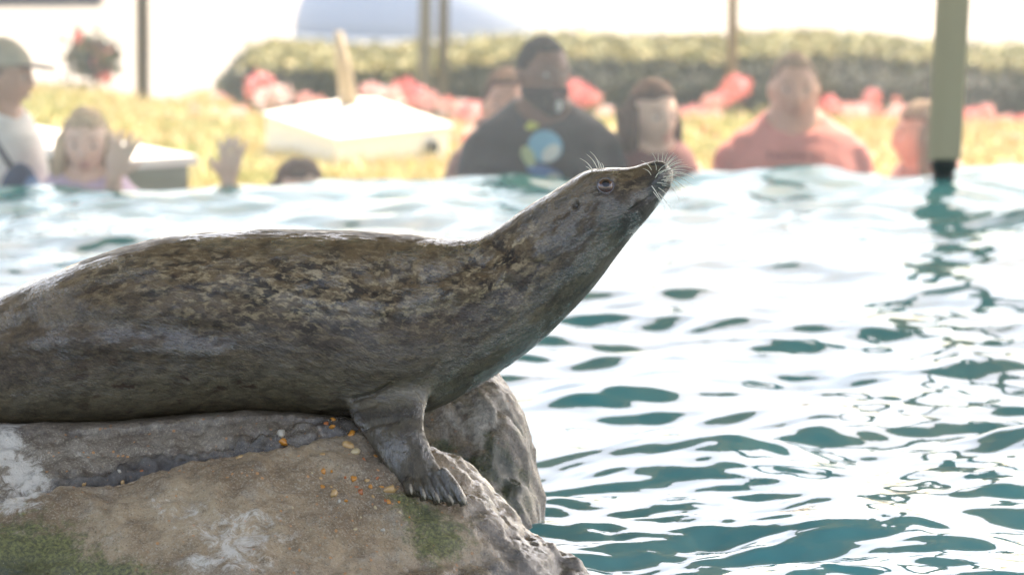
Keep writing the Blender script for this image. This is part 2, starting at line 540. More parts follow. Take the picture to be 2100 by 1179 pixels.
# crack between upper slab and lower boulder: photo curve turned into depth over x
cr_px = [(-300, 1062), (0, 1032), (100, 1012), (200, 1000), (330, 962), (420, 945), (520, 935), (620, 918), (720, 893), (760, 880)]
def rock_front():
    xs = np.arange(-1.55, 0.42, 0.0052); ys = np.concatenate([np.arange(9.0, 9.3, 0.012), np.arange(9.3, 10.35, 0.0042), np.arange(10.35, 10.9, 0.012)])
    X, Y = np.meshgrid(xs, ys); x, y = X.ravel(), Y.ravel()
    R = np.interp(x, Rx, Rz)
    kern = np.ones(9) / 9
    f = 9.885 - y
    # depth of the crack for this x on a slope of 0.62 from the contact line
    cxs, cds = [], []
    for px, py in cr_px:
        D = 9.85
        for _ in range(30):
            P = at(px, py, D); Rr = np.interp(P.x, Rx, Rz)
            # z on surface = R - .62*(9.885-D); solve by secant
            g0 = P.z - (Rr - 0.62 * (9.885 - D))
            D += g0 / (0.62 + 0.13)
        cxs.append(at(px, py, D).x); cds.append(9.885 - D)
    fc = np.interp(x, cxs, cds)
    fc = np.where(x > -0.25, fc + (x + 0.25) * 0.2, fc)
    wob = fbm(np.stack([x, y * 0, x * 0], 1), 22, 3, 5) * 0.006
    fc = fc + wob
    s1 = 0.62
    up = R - s1 * f
    lip = 0.012 * ss(-0.3, -0.5, x) + 0.004
    low = R - s1 * fc + lip - 0.40 * (f - fc) - 0.55 * np.maximum(f - fc - 0.12, 0) ** 1.4
    kx = ss(-0.22, -0.34, x)                       # crack fades out to the right
    blend = ss(-0.004, 0.010, f - fc)
    zfr = up * (1 - blend) + low * blend
    plain = R - 0.52 * f - 0.3 * np.maximum(f - 0.12, 0) ** 1.5
    zfr = zfr * kx + plain * (1 - kx)
    groove = np.exp(-((f - fc + 0.004) / 0.012) ** 2) * kx * 0.022
    zfr = zfr - groove * 1.5
    top = R + 0 * x
    back = R - 0.1 * (y - 10.02) - 0.9 * np.maximum(y - 10.1, 0)
    back = back - 0.75 * np.maximum(y - 9.93, 0) * ss(-0.24, -0.10, x)
    top = top - 0.75 * np.maximum(y - 9.93, 0) * ss(-0.24, -0.10, x)
    z = np.where(f > 0, zfr, np.where(y > 10.02, back, top))
    z = z - 0.006 * np.exp(-(np.minimum(f, 0) / 0.02) ** 2) * 0
    P = np.stack([x, y, z], 1)
    n, m = len(xs), len(ys); idx = np.arange(n * m).reshape(m, n)
    F = np.stack([idx[:-1, :-1].ravel(), idx[:-1, 1:].ravel(), idx[1:, 1:].ravel(), idx[1:, :-1].ravel()], 1)
    N = vnormals(P, F)
    under = ss(0.02, -0.02, f) * ss(-.1, -.3, x)
    d = fbm(P, 5, 3, 3) * 0.014 + fbm(P, 26, 4, 8) * 0.0055 + fbm(P, 75, 3, 12) * 0.0022 - 0.004 * ss(0.35, 0.8, noise3(P, 48, 91))
    ridged = (1 - np.abs(noise3(P, 14, 21))) ** 3 * 0.006
    d = (d - ridged) * (1 - 0.75 * under)
    d = d + 0.008 * np.maximum(noise3(P * np.array([1, 1, 1.0]), 11, 93), 0) ** 2
    rough_up = kx * np.exp(-((f - fc + 0.03) / 0.03) ** 2)
    d = d + rough_up * fbm(P, 50, 3, 31) * 0.012
    P = P + N * d[:, None]
    # marks
    px, py = topx(P)
    white = 1.0 * gblob(px, py, 45, 985, 65, 60, 0.5) + 1.0 * gblob(px, py, 15, 900, 30, 45) + 0.75 * gblob(px, py, 490, 1120, 110, 60, -0.4) \
        + 0.45 * gblob(px, py, 380, 1060, 120, 40) + 0.42 * gblob(px, py, 690, 880, 50, 25) + 0.5 * gblob(px, py, 1080, 1110, 110, 30, 0.7) + 0.5 * gblob(px, py, 10, 1045, 40, 14)
    band = np.exp(-((f - fc + 0.022) / 0.028) ** 2) * kx * ss(60, 120, px)
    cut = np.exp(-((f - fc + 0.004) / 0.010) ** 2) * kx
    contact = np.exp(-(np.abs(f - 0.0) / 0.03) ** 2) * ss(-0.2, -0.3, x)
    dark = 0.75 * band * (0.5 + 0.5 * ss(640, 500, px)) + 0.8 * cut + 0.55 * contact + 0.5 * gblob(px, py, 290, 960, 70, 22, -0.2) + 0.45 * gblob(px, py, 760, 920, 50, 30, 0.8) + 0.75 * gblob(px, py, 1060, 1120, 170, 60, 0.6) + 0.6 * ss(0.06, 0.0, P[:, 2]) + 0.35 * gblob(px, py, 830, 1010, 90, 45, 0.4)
    moss = 1.0 * gblob(px, py, 50, 1150, 140, 85) + 0.55 * gblob(px, py, 260, 1175, 120, 25) + 0.75 * gblob(px, py, 900, 1100, 70, 60) + 0.6 * gblob(px, py, 830, 1030, 60, 22, 0.5) + 0.35 * gblob(px, py, 1010, 1030, 50, 18, 0.7)
    deep = np.clip(gblob(px, py, 20, 1185, 80, 40) * 0.8 + 0.5 * gblob(px, py, 900, 1050, 60, 25), 0, 1)
    wet = np.clip(0.5 * gblob(px, py, 700, 900, 220, 60) + 0.9 * ss(0.07, 0.0, P[:, 2]) + 1.2 * gblob(px, py, 1050, 1080, 170, 80, 0.7) + 0.5 * band + 0.35 * ss(0.10, 0.0, f), 0, 1)
    upr = np.clip(kx * (1 - blend) + 0.7 * gblob(px, py, 760, 930, 120, 60, 0.6), 0, 1)
    return P, F, dict(white=white, dark=dark, moss=moss, deepmoss=deep, wet=wet, upper=upr)
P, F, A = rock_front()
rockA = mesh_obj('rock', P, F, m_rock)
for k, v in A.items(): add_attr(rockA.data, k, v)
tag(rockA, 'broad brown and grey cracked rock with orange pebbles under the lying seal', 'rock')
bvhA = BVHTree.FromPolygons([tuple(v) for v in P], [tuple(f) for f in F])

def rock_back():
    xs = np.arange(-0.8, 0.30, 0.0048); ys = np.arange(10.12, 11.1, 0.0048)
    X, Y = np.meshgrid(xs, ys); x, y = X.ravel(), Y.ravel()
    ex = np.interp(x, [-.8, -.3, -.12, -.06, -.03, 0.0, .022, .04, .050, .056, .064, .08, .3], [.1, .24, .262, .268, .254, .218, .175, .118, .068, .03, -.06, -.2, -.3])
    fy = ss(10.12, 10.42, y)
    prof = ex * (0.25 + 0.75 * np.sqrt(np.clip((y - 10.12) / 0.30, 0, 1))) - 0.15 * (1 - fy) - 0.9 * np.maximum(y - 10.55, 0)
    z = prof
    P = np.stack([x, y, z], 1)
    # ledges running down to the right
    n, m = len(xs), len(ys); idx = np.arange(n * m).reshape(m, n)
    F = np.stack([idx[:-1, :-1].ravel(), idx[:-1, 1:].ravel(), idx[1:, 1:].ravel(), idx[1:, :-1].ravel()], 1)
    N = vnormals(P, F)
    Q = np.stack([x * 1.0 + z * 0.6, y, z * 0.35 - x * 0.5], 1)
    d = fbm(Q, 14, 4, 41) * 0.011 + fbm(P, 60, 3, 44) * 0.0025 - (1 - np.abs(noise3(Q, 17, 47))) ** 4 * 0.012
    P = P + N * d[:, None]
    px, py = topx(P)
    moss = 1.1 * gblob(px, py, 1035, 960, 22, 75, -0.5) + 1.1 * gblob(px, py, 950, 965, 60, 28) + 0.7 * gblob(px, py, 1065, 880, 12, 30, -0.4) + 0.7 * gblob(px, py, 905, 915, 25, 20) + 0.8 * gblob(px, py, 1060, 1010, 35, 40)
    white = 0.75 * gblob(px, py, 950, 860, 60, 70) + 0.55 * gblob(px, py, 1010, 840, 40, 50)
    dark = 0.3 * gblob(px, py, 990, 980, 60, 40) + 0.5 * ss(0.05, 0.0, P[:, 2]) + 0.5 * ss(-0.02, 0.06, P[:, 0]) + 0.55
    wet = np.clip(0.75 + 0 * px, 0, 1)
    return P, F, dict(white=white, dark=dark, moss=moss, deepmoss=np.clip(moss * 0.9, 0, 1), wet=wet, upper=0.5 + 0 * px)
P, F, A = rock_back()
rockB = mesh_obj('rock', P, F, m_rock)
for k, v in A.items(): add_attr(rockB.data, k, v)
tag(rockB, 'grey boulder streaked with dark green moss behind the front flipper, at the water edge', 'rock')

# pebbles set in the front rock
m_peb = []
for i, col in enumerate([(0.52, 0.20, 0.03), (0.46, 0.27, 0.11), (0.48, 0.36, 0.20), (0.38, 0.11, 0.03), (0.42, 0.36, 0.28)]):
    m = new_mat('pebble_stone', col, 0.3); t = NT(m)
    t.l(t.mix(t.noise(t.pos(), 120, 4), tuple(x * 0.6 for x in col), tuple(min(1, x * 1.2) for x in col)), t.b.inputs['Base Color'])
    m_peb.append(m)
def pebble_mesh(seed, mat):
    V, F = sph_vf((0, 0, 0), 1, 0.8, 0.55, 10, 6)
    A = np.array(V); A *= (1 + 0.45 * noise3(A, 1.9, seed))[:, None]
    me = bpy.data.meshes.new('pebble'); me.from_pydata([tuple(v) for v in A], [], F); me.update()
    me.polygons.foreach_set('use_smooth', np.ones(len(me.polygons), dtype=bool)); me.materials.append(mat)
    return me
peb = [pebble_mesh(100 + i, m_peb[i % 5]) for i in range(15)]
def put_pebble(px, py, size_px, kind):
    r = ray(px, py).normalized()
    hit, nrm, _, dist = bvhA.ray_cast(Vector((0, 0, CAM_H)), r)
    if hit is None or nrm is None: return
    if nrm.dot(r) > 0: nrm = -nrm
    o = bpy.data.objects.new('pebble', peb[kind % 5 + 5 * random.randrange(3)])
    C.objects.link(o); o.parent = rockA
    s = size_px * 0.56 * dist / FPX
    o.location = hit - nrm * s * 0.12
    q = nrm.to_track_quat('Z', 'Y') @ Quaternion((0, 0, 1), random.uniform(0, 6.28))
    o.rotation_mode = 'QUATERNION'; o.rotation_quaternion = q
    o.scale = (s, s * random.uniform(0.75, 1), s)
for px, py, s, k in [(581, 905, 20, 0), (577, 888, 22, 4), (492, 937, 16, 1), (290, 965, 8, 3), (252, 990, 12, 1), (245, 966, 9, 4), (172, 993, 10, 1),
                     (669, 869, 14, 3), (681, 875, 12, 0), (684, 860, 12, 0), (720, 890, 20, 0), (662, 932, 13, 1), (715, 912, 26, 1), (730, 925, 22, 2), (746, 942, 10, 3),
                     (771, 935, 9, 0), (663, 967, 13, 0), (680, 966, 8, 0), (658, 980, 9, 1), (662, 998, 12, 0), (686, 1011, 20, 1), (725, 981, 16, 0), (731, 998, 10, 3),
                     (752, 985, 10, 1), (760, 998, 11, 0), (774, 980, 9, 3), (783, 998, 9, 0), (800, 1002, 24, 1), (740, 1008, 15, 3), (765, 1018, 9, 1), (797, 1029, 12, 0),
                     (818, 1029, 8, 0), (790, 1026, 9, 3), (679, 998, 7, 1), (708, 979, 8, 3), (640, 970, 6, 2), (637, 1085, 5, 2), (786, 1086, 10, 4), (729, 1085, 10, 2),
                     (696, 1027, 9, 4), (710, 1026, 9, 0), (770, 1040, 8, 2), (820, 1050, 7, 2), (600, 1040, 6, 2), (840, 1060, 6, 0), (690, 1060, 6, 1), (740, 1060, 6, 2)]:
    put_pebble(px, py, s, k)
# fine grit: real little stones joined
def scatter_grit():
    VV, FF = [], []
    base = sph_vf((0, 0, 0), 1, 1, 0.6, 5, 4)
    r = random.Random(5)
    n = 0
    for k in range(2600):
        if k % 3 == 0: px, py = r.gauss(760, 80), r.gauss(1010, 60)
        elif k % 3 == 1: px, py = r.uniform(0, 1000), r.uniform(850, 1179)
        else: px, py = r.gauss(600, 200), r.gauss(890, 30)
        d = ray(px, py).normalized()
        hit, nrm, _, dist = bvhA.ray_cast(Vector((0, 0, CAM_H)), d)
        if hit is None or hit.z < 0.0 or nrm is None: continue
        if nrm.dot(d) > 0: nrm = -nrm
        s = r.uniform(0.5, 1.0) ** 1.5 * 2.0 * 0.5 / 1000 * (1.3 if k % 3 == 0 else 1)
        M = nrm.to_track_quat('Z', 'Y').to_matrix()
        o = len(VV)
        for v in base[0]:
            VV.append(tuple(hit + M @ (Vector(v) * s * r.uniform(0.7, 1.3))))
        FF += [tuple(i + o for i in q) for q in base[1]]
    return VV, FF
m_grit = new_mat('grit', (0.5, 0.42, 0.3), 0.5); t = NT(m_grit)
vv = t.voro(t.pos(), 120); cr = t.n('ShaderNodeValToRGB'); sep = t.n('ShaderNodeSeparateColor')
t.l(vv.outputs['Color'], sep.inputs[0]); t.l(sep.outputs[0], cr.inputs[0]); cr.color_ramp.interpolation = 'CONSTANT'
for i, (pos_, col) in enumerate([(0, (0.20, 0.16, 0.11)), (0.35, (0.07, 0.05, 0.035)), (0.55, (0.34, 0.28, 0.20)), (0.72, (0.32, 0.15, 0.05)), (0.82, (0.15, 0.12, 0.085))]):
    e = cr.color_ramp.elements[i] if i < 2 else cr.color_ramp.elements.new(pos_)
    e.position = pos_; e.color = (*col, 1)
t.l(cr.outputs[0], t.b.inputs['Base Color'])
gr = mesh_obj('grit', *scatter_grit(), m_grit, rockA); gr['kind'] = 'stuff'

# ------------------------------------------------------------------ seal
ST = [  # top px, bottom px, half width / half height, depth shift of the axis
    ((-455, 842), (-455, 862), 2.2, 0.10), ((-420, 825), (-425, 866), 1.6, 0.10), ((-340, 785), (-345, 869), 1.3, 0.08), ((-225, 728), (-230, 870), 1.12, 0.05), ((-110, 664), (-112, 870), 1.08, 0.03),
    ((0, 608), (-4, 869), 1.05, 0.015), ((100, 562), (100, 869), 1.03, 0.005), ((200, 522), (200, 863), 1.02, 0), ((300, 494), (300, 853), 1.02, 0),
    ((400, 481), (405, 846), 1.02, 0), ((500, 475), (510, 843), 1.02, 0), ((600, 472), (615, 846), 1.0, 0), ((700, 474), (718, 858), 0.98, 0),
    ((790, 479), (806, 862), 0.95, 0), ((870, 484), (886, 838), 0.93, -0.005), ((935, 487), (968, 796), 0.90, -0.01), ((985, 484), (1045, 748), 0.88, -0.015),
    ((1030, 461), (1112, 695), 0.86, -0.02), ((1075, 428), (1172, 637), 0.86, -0.025), ((1118, 401), (1222, 583), 0.88, -0.03), ((1160, 375), (1265, 525), 0.92, -0.03),
    ((1200, 351), (1300, 480), 1.0, -0.03), ((1245, 343), (1330, 446), 1.05, -0.03), ((1290, 343), (1350, 421), 0.98, -0.03), ((1320, 335), (1363, 402), 0.98, -0.03),
    ((1345, 329.5), (1373, 388), 0.98, -0.03), ((1362, 332), (1379, 374), 0.85, -0.03), ((1374, 343), (1380.5, 360), 0.7, -0.03)]
def catmull(P, n):
    P = np.array(P, float); out = []
    Q = np.vstack([2 * P[0] - P[1], P, 2 * P[-1] - P[-2]])
    for i in range(1, len(Q) - 2):
        for k in range(n):
            t_ = k / n
            a, b, c_, d = Q[i - 1], Q[i], Q[i + 1], Q[i + 2]
            out.append(0.5 * ((2 * b) + (-a + c_) * t_ + (2 * a - 5 * b + 4 * c_ - d) * t_ ** 2 + (-a + 3 * b - 3 * c_ + d) * t_ ** 3))
    out.append(P[-1]); return np.array(out)
SY = 10.0
rows = []
for (tp, bt, w, dy) in ST:
    T = at(*tp, SY + dy); B = at(*bt, SY + dy)
    rows.append((T.x, T.z, B.x, B.z, w, dy))
rows = catmull(rows, 8)
NR = 72
V, F = [], []
for tx, tz, bx, bz, w, dy in rows:
    c = np.array([(tx + bx) / 2, (tz + bz) / 2]); h = np.array([(tx - bx) / 2, (tz - bz) / 2]); H = np.linalg.norm(h)
    isbody = 1 - ss(-0.12, 0.06, c[0])
    for k in range(NR):
        a = 2 * math.pi * k / NR
        sn, cs = math.sin(a), math.cos(a)
        e = 1.0 - 0.16 * isbody * (sn < 0)
        v = math.copysign(abs(sn) ** e, sn); u = math.copysign(abs(cs) ** (1 - 0.10 * isbody * (sn < 0)), cs)
        # back a bit narrower than the belly
        if sn > 0: v = math.copysign(abs(sn) ** (1 - 0.20 * isbody), sn); u *= (1 - 0.04 * sn * isbody)
        V.append((c[0] + h[0] * v, SY + dy + u * H * w, c[1] + h[1] * v))
m = len(rows)
for i in range(m - 1):
    for k in range(NR):
        k2 = (k + 1) % NR
        F.append((i * NR + k, (i + 1) * NR + k, (i + 1) * NR + k2, i * NR + k2))
V.append(tuple(np.mean(V[:NR], axis=0))); V.append(tuple(np.mean(V[(m - 1) * NR:m * NR], axis=0) + np.array([0.004, 0, 0.001])))
for k in range(NR):
    k2 = (k + 1) % NR
    F.append((len(V) - 2, k, k2)); F.append((len(V) - 1, (m - 1) * NR + k2, (m - 1) * NR + k))
body_vf = (V, F)
parts = [body_vf]
# fore flipper near side: lofted forearm and paw
AL = [  # rear-edge px, front-edge px, depth of the centre, half thickness
    ((700, 770), (890, 740), 9.925, 0.050), ((705, 815), (888, 800), 9.895, 0.050), ((716, 860), (873, 846), 9.862, 0.046), ((752, 900), (872, 884), 9.825, 0.034),
    ((774, 930), (882, 915), 9.805, 0.028), ((793, 958), (893, 945), 9.79, 0.024), ((812, 983), (908, 968), 9.775, 0.020), ((830, 1000), (928, 985), 9.762, 0.016)]
def arm_vf(sy=1, dx=0.0, dz=0.0):
    rings = []
    for a, b, D, th in AL:
        A_, B_ = at(*a, D), at(*b, D)
        c = (A_ + B_) / 2; ax = (A_ - B_) / 2; r = ax.length; ax.normalize()
        ay = Vector((0, 1, 0.25)).normalized()
        if sy < 0:
            c = Vector((c.x + dx, 2 * SY - c.y, c.z + dz)); ay = Vector((0, -1, 0.25)).normalized()
        rings.append((c, ax, ay, r, th))
    return loft_vf(rings, 28)
parts.append(arm_vf())
parts.append(arm_vf(-1, -0.10, 0.01))
DG = [((838, 985), (846, 1016)), ((856, 985), (872, 1026)), ((874, 982), (899, 1033)), ((892, 978), (926, 1037)), ((910, 974), (951, 1038))]
tips = []
for i, (a, b) in enumerate(DG):
    A_ = at(*a, 9.77); B_ = at(*b, 9.742)
    M_ = (A_ + B_) / 2 + Vector((0.001, -0.003, 0.004))
    parts.append(tube_vf([A_ - (M_ - A_) * 0.3, A_, M_, B_ - (B_ - M_) * 0.22, B_ - (B_ - M_) * 0.02], [0.011, 0.0122, 0.0122, 0.0112, 0.0065], 14))
    tips.append((M_, B_))
    parts.append(tube_vf([Vector((p.x - 0.10, 2 * SY - p.y, p.z + 0.01)) for p in (A_, M_, B_)], [0.0125, 0.0115, 0.007], 12))
# hind flippers, beyond the left edge of the photo
for s in (-1, 1):
    c0 = at(-445, 852, SY + 0.10)
    rings = []
    for k, (l, w, th) in enumerate([(0, 0.030, 0.022), (0.06, 0.035, 0.018), (0.13, 0.05, 0.013), (0.20, 0.075, 0.009), (0.235, 0.07, 0.005)]):
        rings.append((c0 + Vector((-l, s * (0.02 + l * 0.35), -l * 0.02)), (0, 1, 0), (0, 0, 1), w, th))
    parts.append(loft_vf(rings, 20))
V, F = remesh(parts, 0.0023, 6)
# relax the skin where the flipper leaves the body
_px, _py = topx(V)
_w = ((_px > 640) & (_px < 950) & (_py > 720) & (_py < 905) & (V[:, 1] < 9.99))
_wt = (gblob(_px, _py, 800, 815, 120, 75) * _w)[:, None]
_cnt = np.bincount(F.ravel(), minlength=len(V))[:, None] * 2.0
for _ in range(70):
    _s = np.zeros_like(V)
    for _k in range(4):
        for _c in range(3):
            _s[:, _c] += np.bincount(F[:, _k], weights=V[F[:, (_k + 1) % 4], _c] + V[F[:, (_k + 3) % 4], _c], minlength=len(V))
    V = V + (_s / _cnt - V) * _wt
print('seal verts', len(V))
N = vnormals(V, F)
px, py = topx(V)
sx, sz = V[:, 0], V[:, 2]
# arc length along the axis, height across it
ax_c = np.stack([(rows[:, 0] + rows[:, 2]) / 2, (rows[:, 1] + rows[:, 3]) / 2], 1)
ax_s = np.concatenate([[0], np.cumsum(np.linalg.norm(np.diff(ax_c, axis=0), axis=1))])
hh = np.stack([rows[:, 0] - rows[:, 2], rows[:, 1] - rows[:, 3]], 1) / 2; HH = np.linalg.norm(hh, axis=1); hn = hh / HH[:, None]
S = np.empty(len(V)); T = np.empty(len(V)); Hn = np.empty(len(V))
P2 = V[:, [0, 2]]
for i0 in range(0, len(V), 20000):
    q = P2[i0:i0 + 20000]
    d = ((q[:, None, :] - ax_c[None]) ** 2).sum(2); j = d.argmin(1)
    tv = np.gradient(ax_c, axis=0); tv /= np.linalg.norm(tv, axis=1)[:, None]
    S[i0:i0 + 20000] = ax_s[j] + ((q - ax_c[j]) * tv[j]).sum(1)
    T[i0:i0 + 20000] = ((q - ax_c[j]) * hn[j]).sum(1)
    Hn[i0:i0 + 20000] = T[i0:i0 + 20000] / HH[j]
side = ss(0.0, 0.6, np.abs(N[:, 1]))            # both flanks alike
def seg(px, py, pts, w):
    """distance field to a polyline in px -> gaussian"""
    best = np.full(len(px), 1e9)
    for (x0, y0), (x1, y1) in zip(pts[:-1], pts[1:]):
        L2 = (x1 - x0) ** 2 + (y1 - y0) ** 2
        t_ = np.clip(((px - x0) * (x1 - x0) + (py - y0) * (y1 - y0)) / L2, 0, 1)
        best = np.minimum(best, np.hypot(px - x0 - t_ * (x1 - x0), py - y0 - t_ * (y1 - y0)))
    return np.exp(-(best / w) ** 2)
G = lambda cx, cy, rx, ry, rot=0: gblob(px, py, cx, cy, rx, ry, rot)
d = np.zeros(len(V))
EYE = (1242, 382)
d += -0.0065 * G(1241, 383, 21, 18) * side                      # socket
d += 0.0022 * G(1230, 352, 26, 8, 0.15) * side                    # brow
d += 0.0025 * G(1225, 405, 28, 8, 0.1) * side                    # lower lid bag
r_ear = np.hypot((px - 1181) / 7.0, (py - 420) / 8.5)
d += (-0.008 * np.exp(-r_ear ** 2 * 1.6) + 0.0015 * np.exp(-((r_ear - 1.7) / 0.5) ** 2)) * side
d += 0.0045 * G(1345, 364, 22, 17, 0.2) * side                   # whisker pad
d += -0.0034 * seg(px, py, [(1376, 384), (1350, 395), (1320, 414), (1290, 432)], 3.5) * side   # mouth
d += -0.0035 * seg(px, py, [(1336, 336), (1347, 335), (1357, 338)], 2.6) * side               # nostril
d += 0.0035 * G(1275, 445, 45, 25, -0.6) * side                  # jaw
d += -0.003 * G(1290, 372, 22, 20) * side
d += 0.004 * G(1205, 450, 40, 30, -0.5) * side
# neck, shoulder and axilla folds
d += 0.009 * G(800, 730, 110, 80, 0.3) * side
d += -0.007 * seg(px, py, [(725, 818), (765, 808), (800, 788)], 5) * side
d += -0.004 * seg(px, py, [(660, 848), (720, 842), (770, 828)], 5) * side
d += -0.005 * seg(px, py, [(742, 880), (770, 868), (812, 862)], 6) * side
d += -0.003 * seg(px, py, [(880, 835), (860, 800), (880, 765), (900, 745)], 9) * side
d += 0.007 * seg(px, py, [(-60, 715), (150, 705), (300, 712), (460, 725)], 20) * side - 0.006 * seg(px, py, [(-60, 672), (150, 660), (320, 668), (460, 685)], 20) * side
d += 0.007 * seg(px, py, [(760, 640), (880, 612), (980, 590), (1040, 560)], 18) * side - 0.006 * seg(px, py, [(760, 595), (880, 570), (980, 545), (1030, 520)], 18) * side
d += 0.005 * G(640, 620, 160, 35, 0.1) * side + 0.004 * G(300, 640, 180, 40, 0.15) * side
d += -0.004 * seg(px, py, [(930, 640), (800, 650), (620, 640), (450, 610)], 30) * side
d += -0.004 * seg(px, py, [(960, 520), (1010, 560), (1060, 600)], 14) * side + 0.003 * seg(px, py, [(960, 560), (1000, 600), (1050, 640)], 16) * side
d += -0.0025 * seg(px, py, [(1000, 490), (1060, 530), (1120, 545)], 8) * side
# digits: grooves
for (a, b), (a2, b2) in zip(DG[:-1], DG[1:]):
    ma = ((a[0] + a2[0]) / 2, (a[1] + a2[1]) / 2 - 6); mb = ((b[0] + b2[0]) / 2, (b[1] + b2[1]) / 2)
    d += -0.0050 * seg(px, py, [ma, mb], 3.4) * (V[:, 1] < 9.82)
body_lo = fbm(V, 9, 3, 61) * 0.0022 + fbm(V, 30, 3, 66) * 0.0006
Q = np.stack([S * 40, T * 160, V[:, 1] * 160], 1)
streak = fbm(Q, 1.0, 3, 70) * 0.0004
hd = ss(1120, 1180, px)
arm = ss(770, 900, py) * ss(660, 730, px) * ss(9.97, 9.92, V[:, 1]) * (px < 985)
_k = int(np.argmin((px - 800) ** 2 + (py - 835) ** 2 + ((V[:, 1] > 9.95) * 1e6)))
_x, _z = V[:, 0] - V[_k, 0], V[:, 2] - V[_k, 2]
S = S * (1 - arm) + (S[_k] + _x * 0.35 - _z * 0.93) * arm
T = T * (1 - arm) + (T[_k] + _x * 0.93 + _z * 0.35) * arm
d += body_lo * (1 - 0.7 * hd) + streak * (1 - 0.6 * hd)
V = V + N * d[:, None]

m_fur = new_mat('wet_fur', (0.12, 0.1, 0.075), 0.4)
t = NT(m_fur)
fa = t.attr('fur').outputs['Vector']       # metres along, across, depth
tn = t.attr('tone').outputs['Fac']          # +: dark back, -: pale belly
hx = t.attr('headmask').outputs['Fac']
blot = t.noise(t.mapping(fa, (1.0, 1.7, 1.3)), 30, 4, 0.6, 0.3)
fleck = t.noise(t.mapping(fa, (0.7, 1.35, 1.1)), 72, 4, 0.6, 0.4)
spots = t.noise(t.mapping(fa, (0.8, 1.3, 1.1)), 42, 3, 0.5, 0.3)
fr_ = t.n('ShaderNodeMapping'); fr_.inputs['Rotation'].default_value = (0, 0, 0.45); t.l(fa, fr_.inputs['Vector'])
hair = t.noise(t.mapping(fr_.outputs[0], (190, 820, 520)), 1.0, 3, 0.65, 0.8)
hair2 = t.noise(t.mapping(fr_.outputs[0], (75, 290, 200)), 1.0, 5, 0.68, 0.7)
belly = (0.165, 0.130, 0.080); mid_c = (0.112, 0.076, 0.050); back = (0.175, 0.108, 0.050)
c = t.mix(t.step(tn, -0.70, -0.05), belly, mid_c)
c = t.mix(t.step(tn, 0.0, 0.6), c, back)
hj = t.math('MULTIPLY', t.math('SUBTRACT', hair2, 0.5), 0.30)
c = t.mix(t.math('MULTIPLY', t.step(t.math('ADD', blot, hj), 0.44, 0.60), t.math('ADD', 0.46, t.math('MULTIPLY', t.attr('pale').outputs['Fac'], 0.42))), c, (0.018, 0.010, 0.007))
pale = t.math('MULTIPLY', t.step(t.math('ADD', fleck, hj), 0.46, 0.66), t.math('ADD', t.math('MULTIPLY', t.attr('pale').outputs['Fac'], 0.72), 0.17), True)
c = t.mix(pale, c, (0.47, 0.34, 0.19))
dsp = t.math('MULTIPLY', t.step(t.math('ADD', spots, hj), 0.57, 0.70), t.math('ADD', t.math('MULTIPLY', t.attr('spot').outputs['Fac'], 0.85), 0.15), True)
c = t.mix(dsp, c, (0.055, 0.024, 0.012))
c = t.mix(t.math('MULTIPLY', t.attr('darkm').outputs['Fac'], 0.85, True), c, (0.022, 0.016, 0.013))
c = t.mix(t.math('MULTIPLY', t.step(hair, 0.35, 0.7), 0.60), c, t.mix(1.0, c, (0.36, 0.33, 0.30), 'MULTIPLY'))
c = t.mix(t.math('MULTIPLY', t.step(hair2, 0.55, 0.75), 0.30), c, (0.30, 0.235, 0.145))
t.l(c, t.b.inputs['Base Color'])
wetn = t.noise(t.mapping(fa, (1.0, 2.5, 1.5)), 9, 5, 0.65)
rg = t.math('ADD', 0.30, t.math('MULTIPLY', t.step(wetn, 0.40, 0.60), 0.22))
rg = t.math('SUBTRACT', rg, t.math('MULTIPLY', t.attr('wet').outputs['Fac'], 0.12), True)
t.l(rg, t.b.inputs['Roughness'])
ct = t.math('ADD', 0.12, t.math('MULTIPLY', t.math('MULTIPLY', t.step(wetn, 0.56, 0.42), 1.0), t.math('ADD', 0.35, t.math('MULTIPLY', t.attr('wet').outputs['Fac'], 1.2))), True)
t.l(ct, t.b.inputs['Coat Weight'])
t.b.inputs['Coat Roughness'].default_value = 0.07
t.b.inputs['Coat IOR'].default_value = 1.7
t.b.inputs['Specular IOR Level'].default_value = 0.28
nb = t.bump(hair2, 0.9, 0.0040)
nb = t.bump(hair, 1.0, 0.0018, nb)
t.l(nb, t.b.inputs['Normal'])
clump = t.noise(t.mapping(fr_.outputs[0], (60, 130, 110)), 1.0, 4, 0.6, 0.5)
t.l(t.bump(hair2, 0.6, 0.003, t.bump(clump, 0.8, 0.006)), t.b.inputs['Coat Normal'])

seal = empty('seal', at(500, 843, SY))
tag(seal, 'mottled brown harbour seal lying on the rock with its head raised', 'seal')
def under(o, root):       # parent a world-space mesh under an empty
    o.parent = root; o.matrix_parent_inverse = Matrix.Translation(root.location).inverted()
    return o
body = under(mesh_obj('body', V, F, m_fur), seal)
add_attr(body.data, 'fur', np.stack([S, T, V[:, 1]], 1))
add_attr(body.data, 'tone', Hn + 0.0)
add_attr(body.data, 'headmask', hd)
ps = np.clip(gblob(px, py, 560, 570, 420, 62, 0.03) + 0.6 * gblob(px, py, 650, 640, 260, 50) + 0.9 * gblob(px, py, 1020, 540, 90, 60, -0.6) + 0.9 * gblob(px, py, 1070, 480, 26, 34, 0.7) + 0.5 * G(1290, 380, 50, 25), 0, 1)
add_attr(body.data, 'pale', ps)
add_attr(body.data, 'spot', np.clip(gblob(px, py, 400, 790, 460, 60) + gblob(px, py, 930, 690, 120, 80, -0.5) + 0.5 * gblob(px, py, 250, 580, 300, 40, -0.15), 0, 1))
dk = 0.75 * seg(px, py, [(1000, 505), (1040, 485), (1085, 448), (1120, 425), (1160, 405)], 14) * (0.3 + 0.7 * (noise3(V, 90, 5) > -0.1))
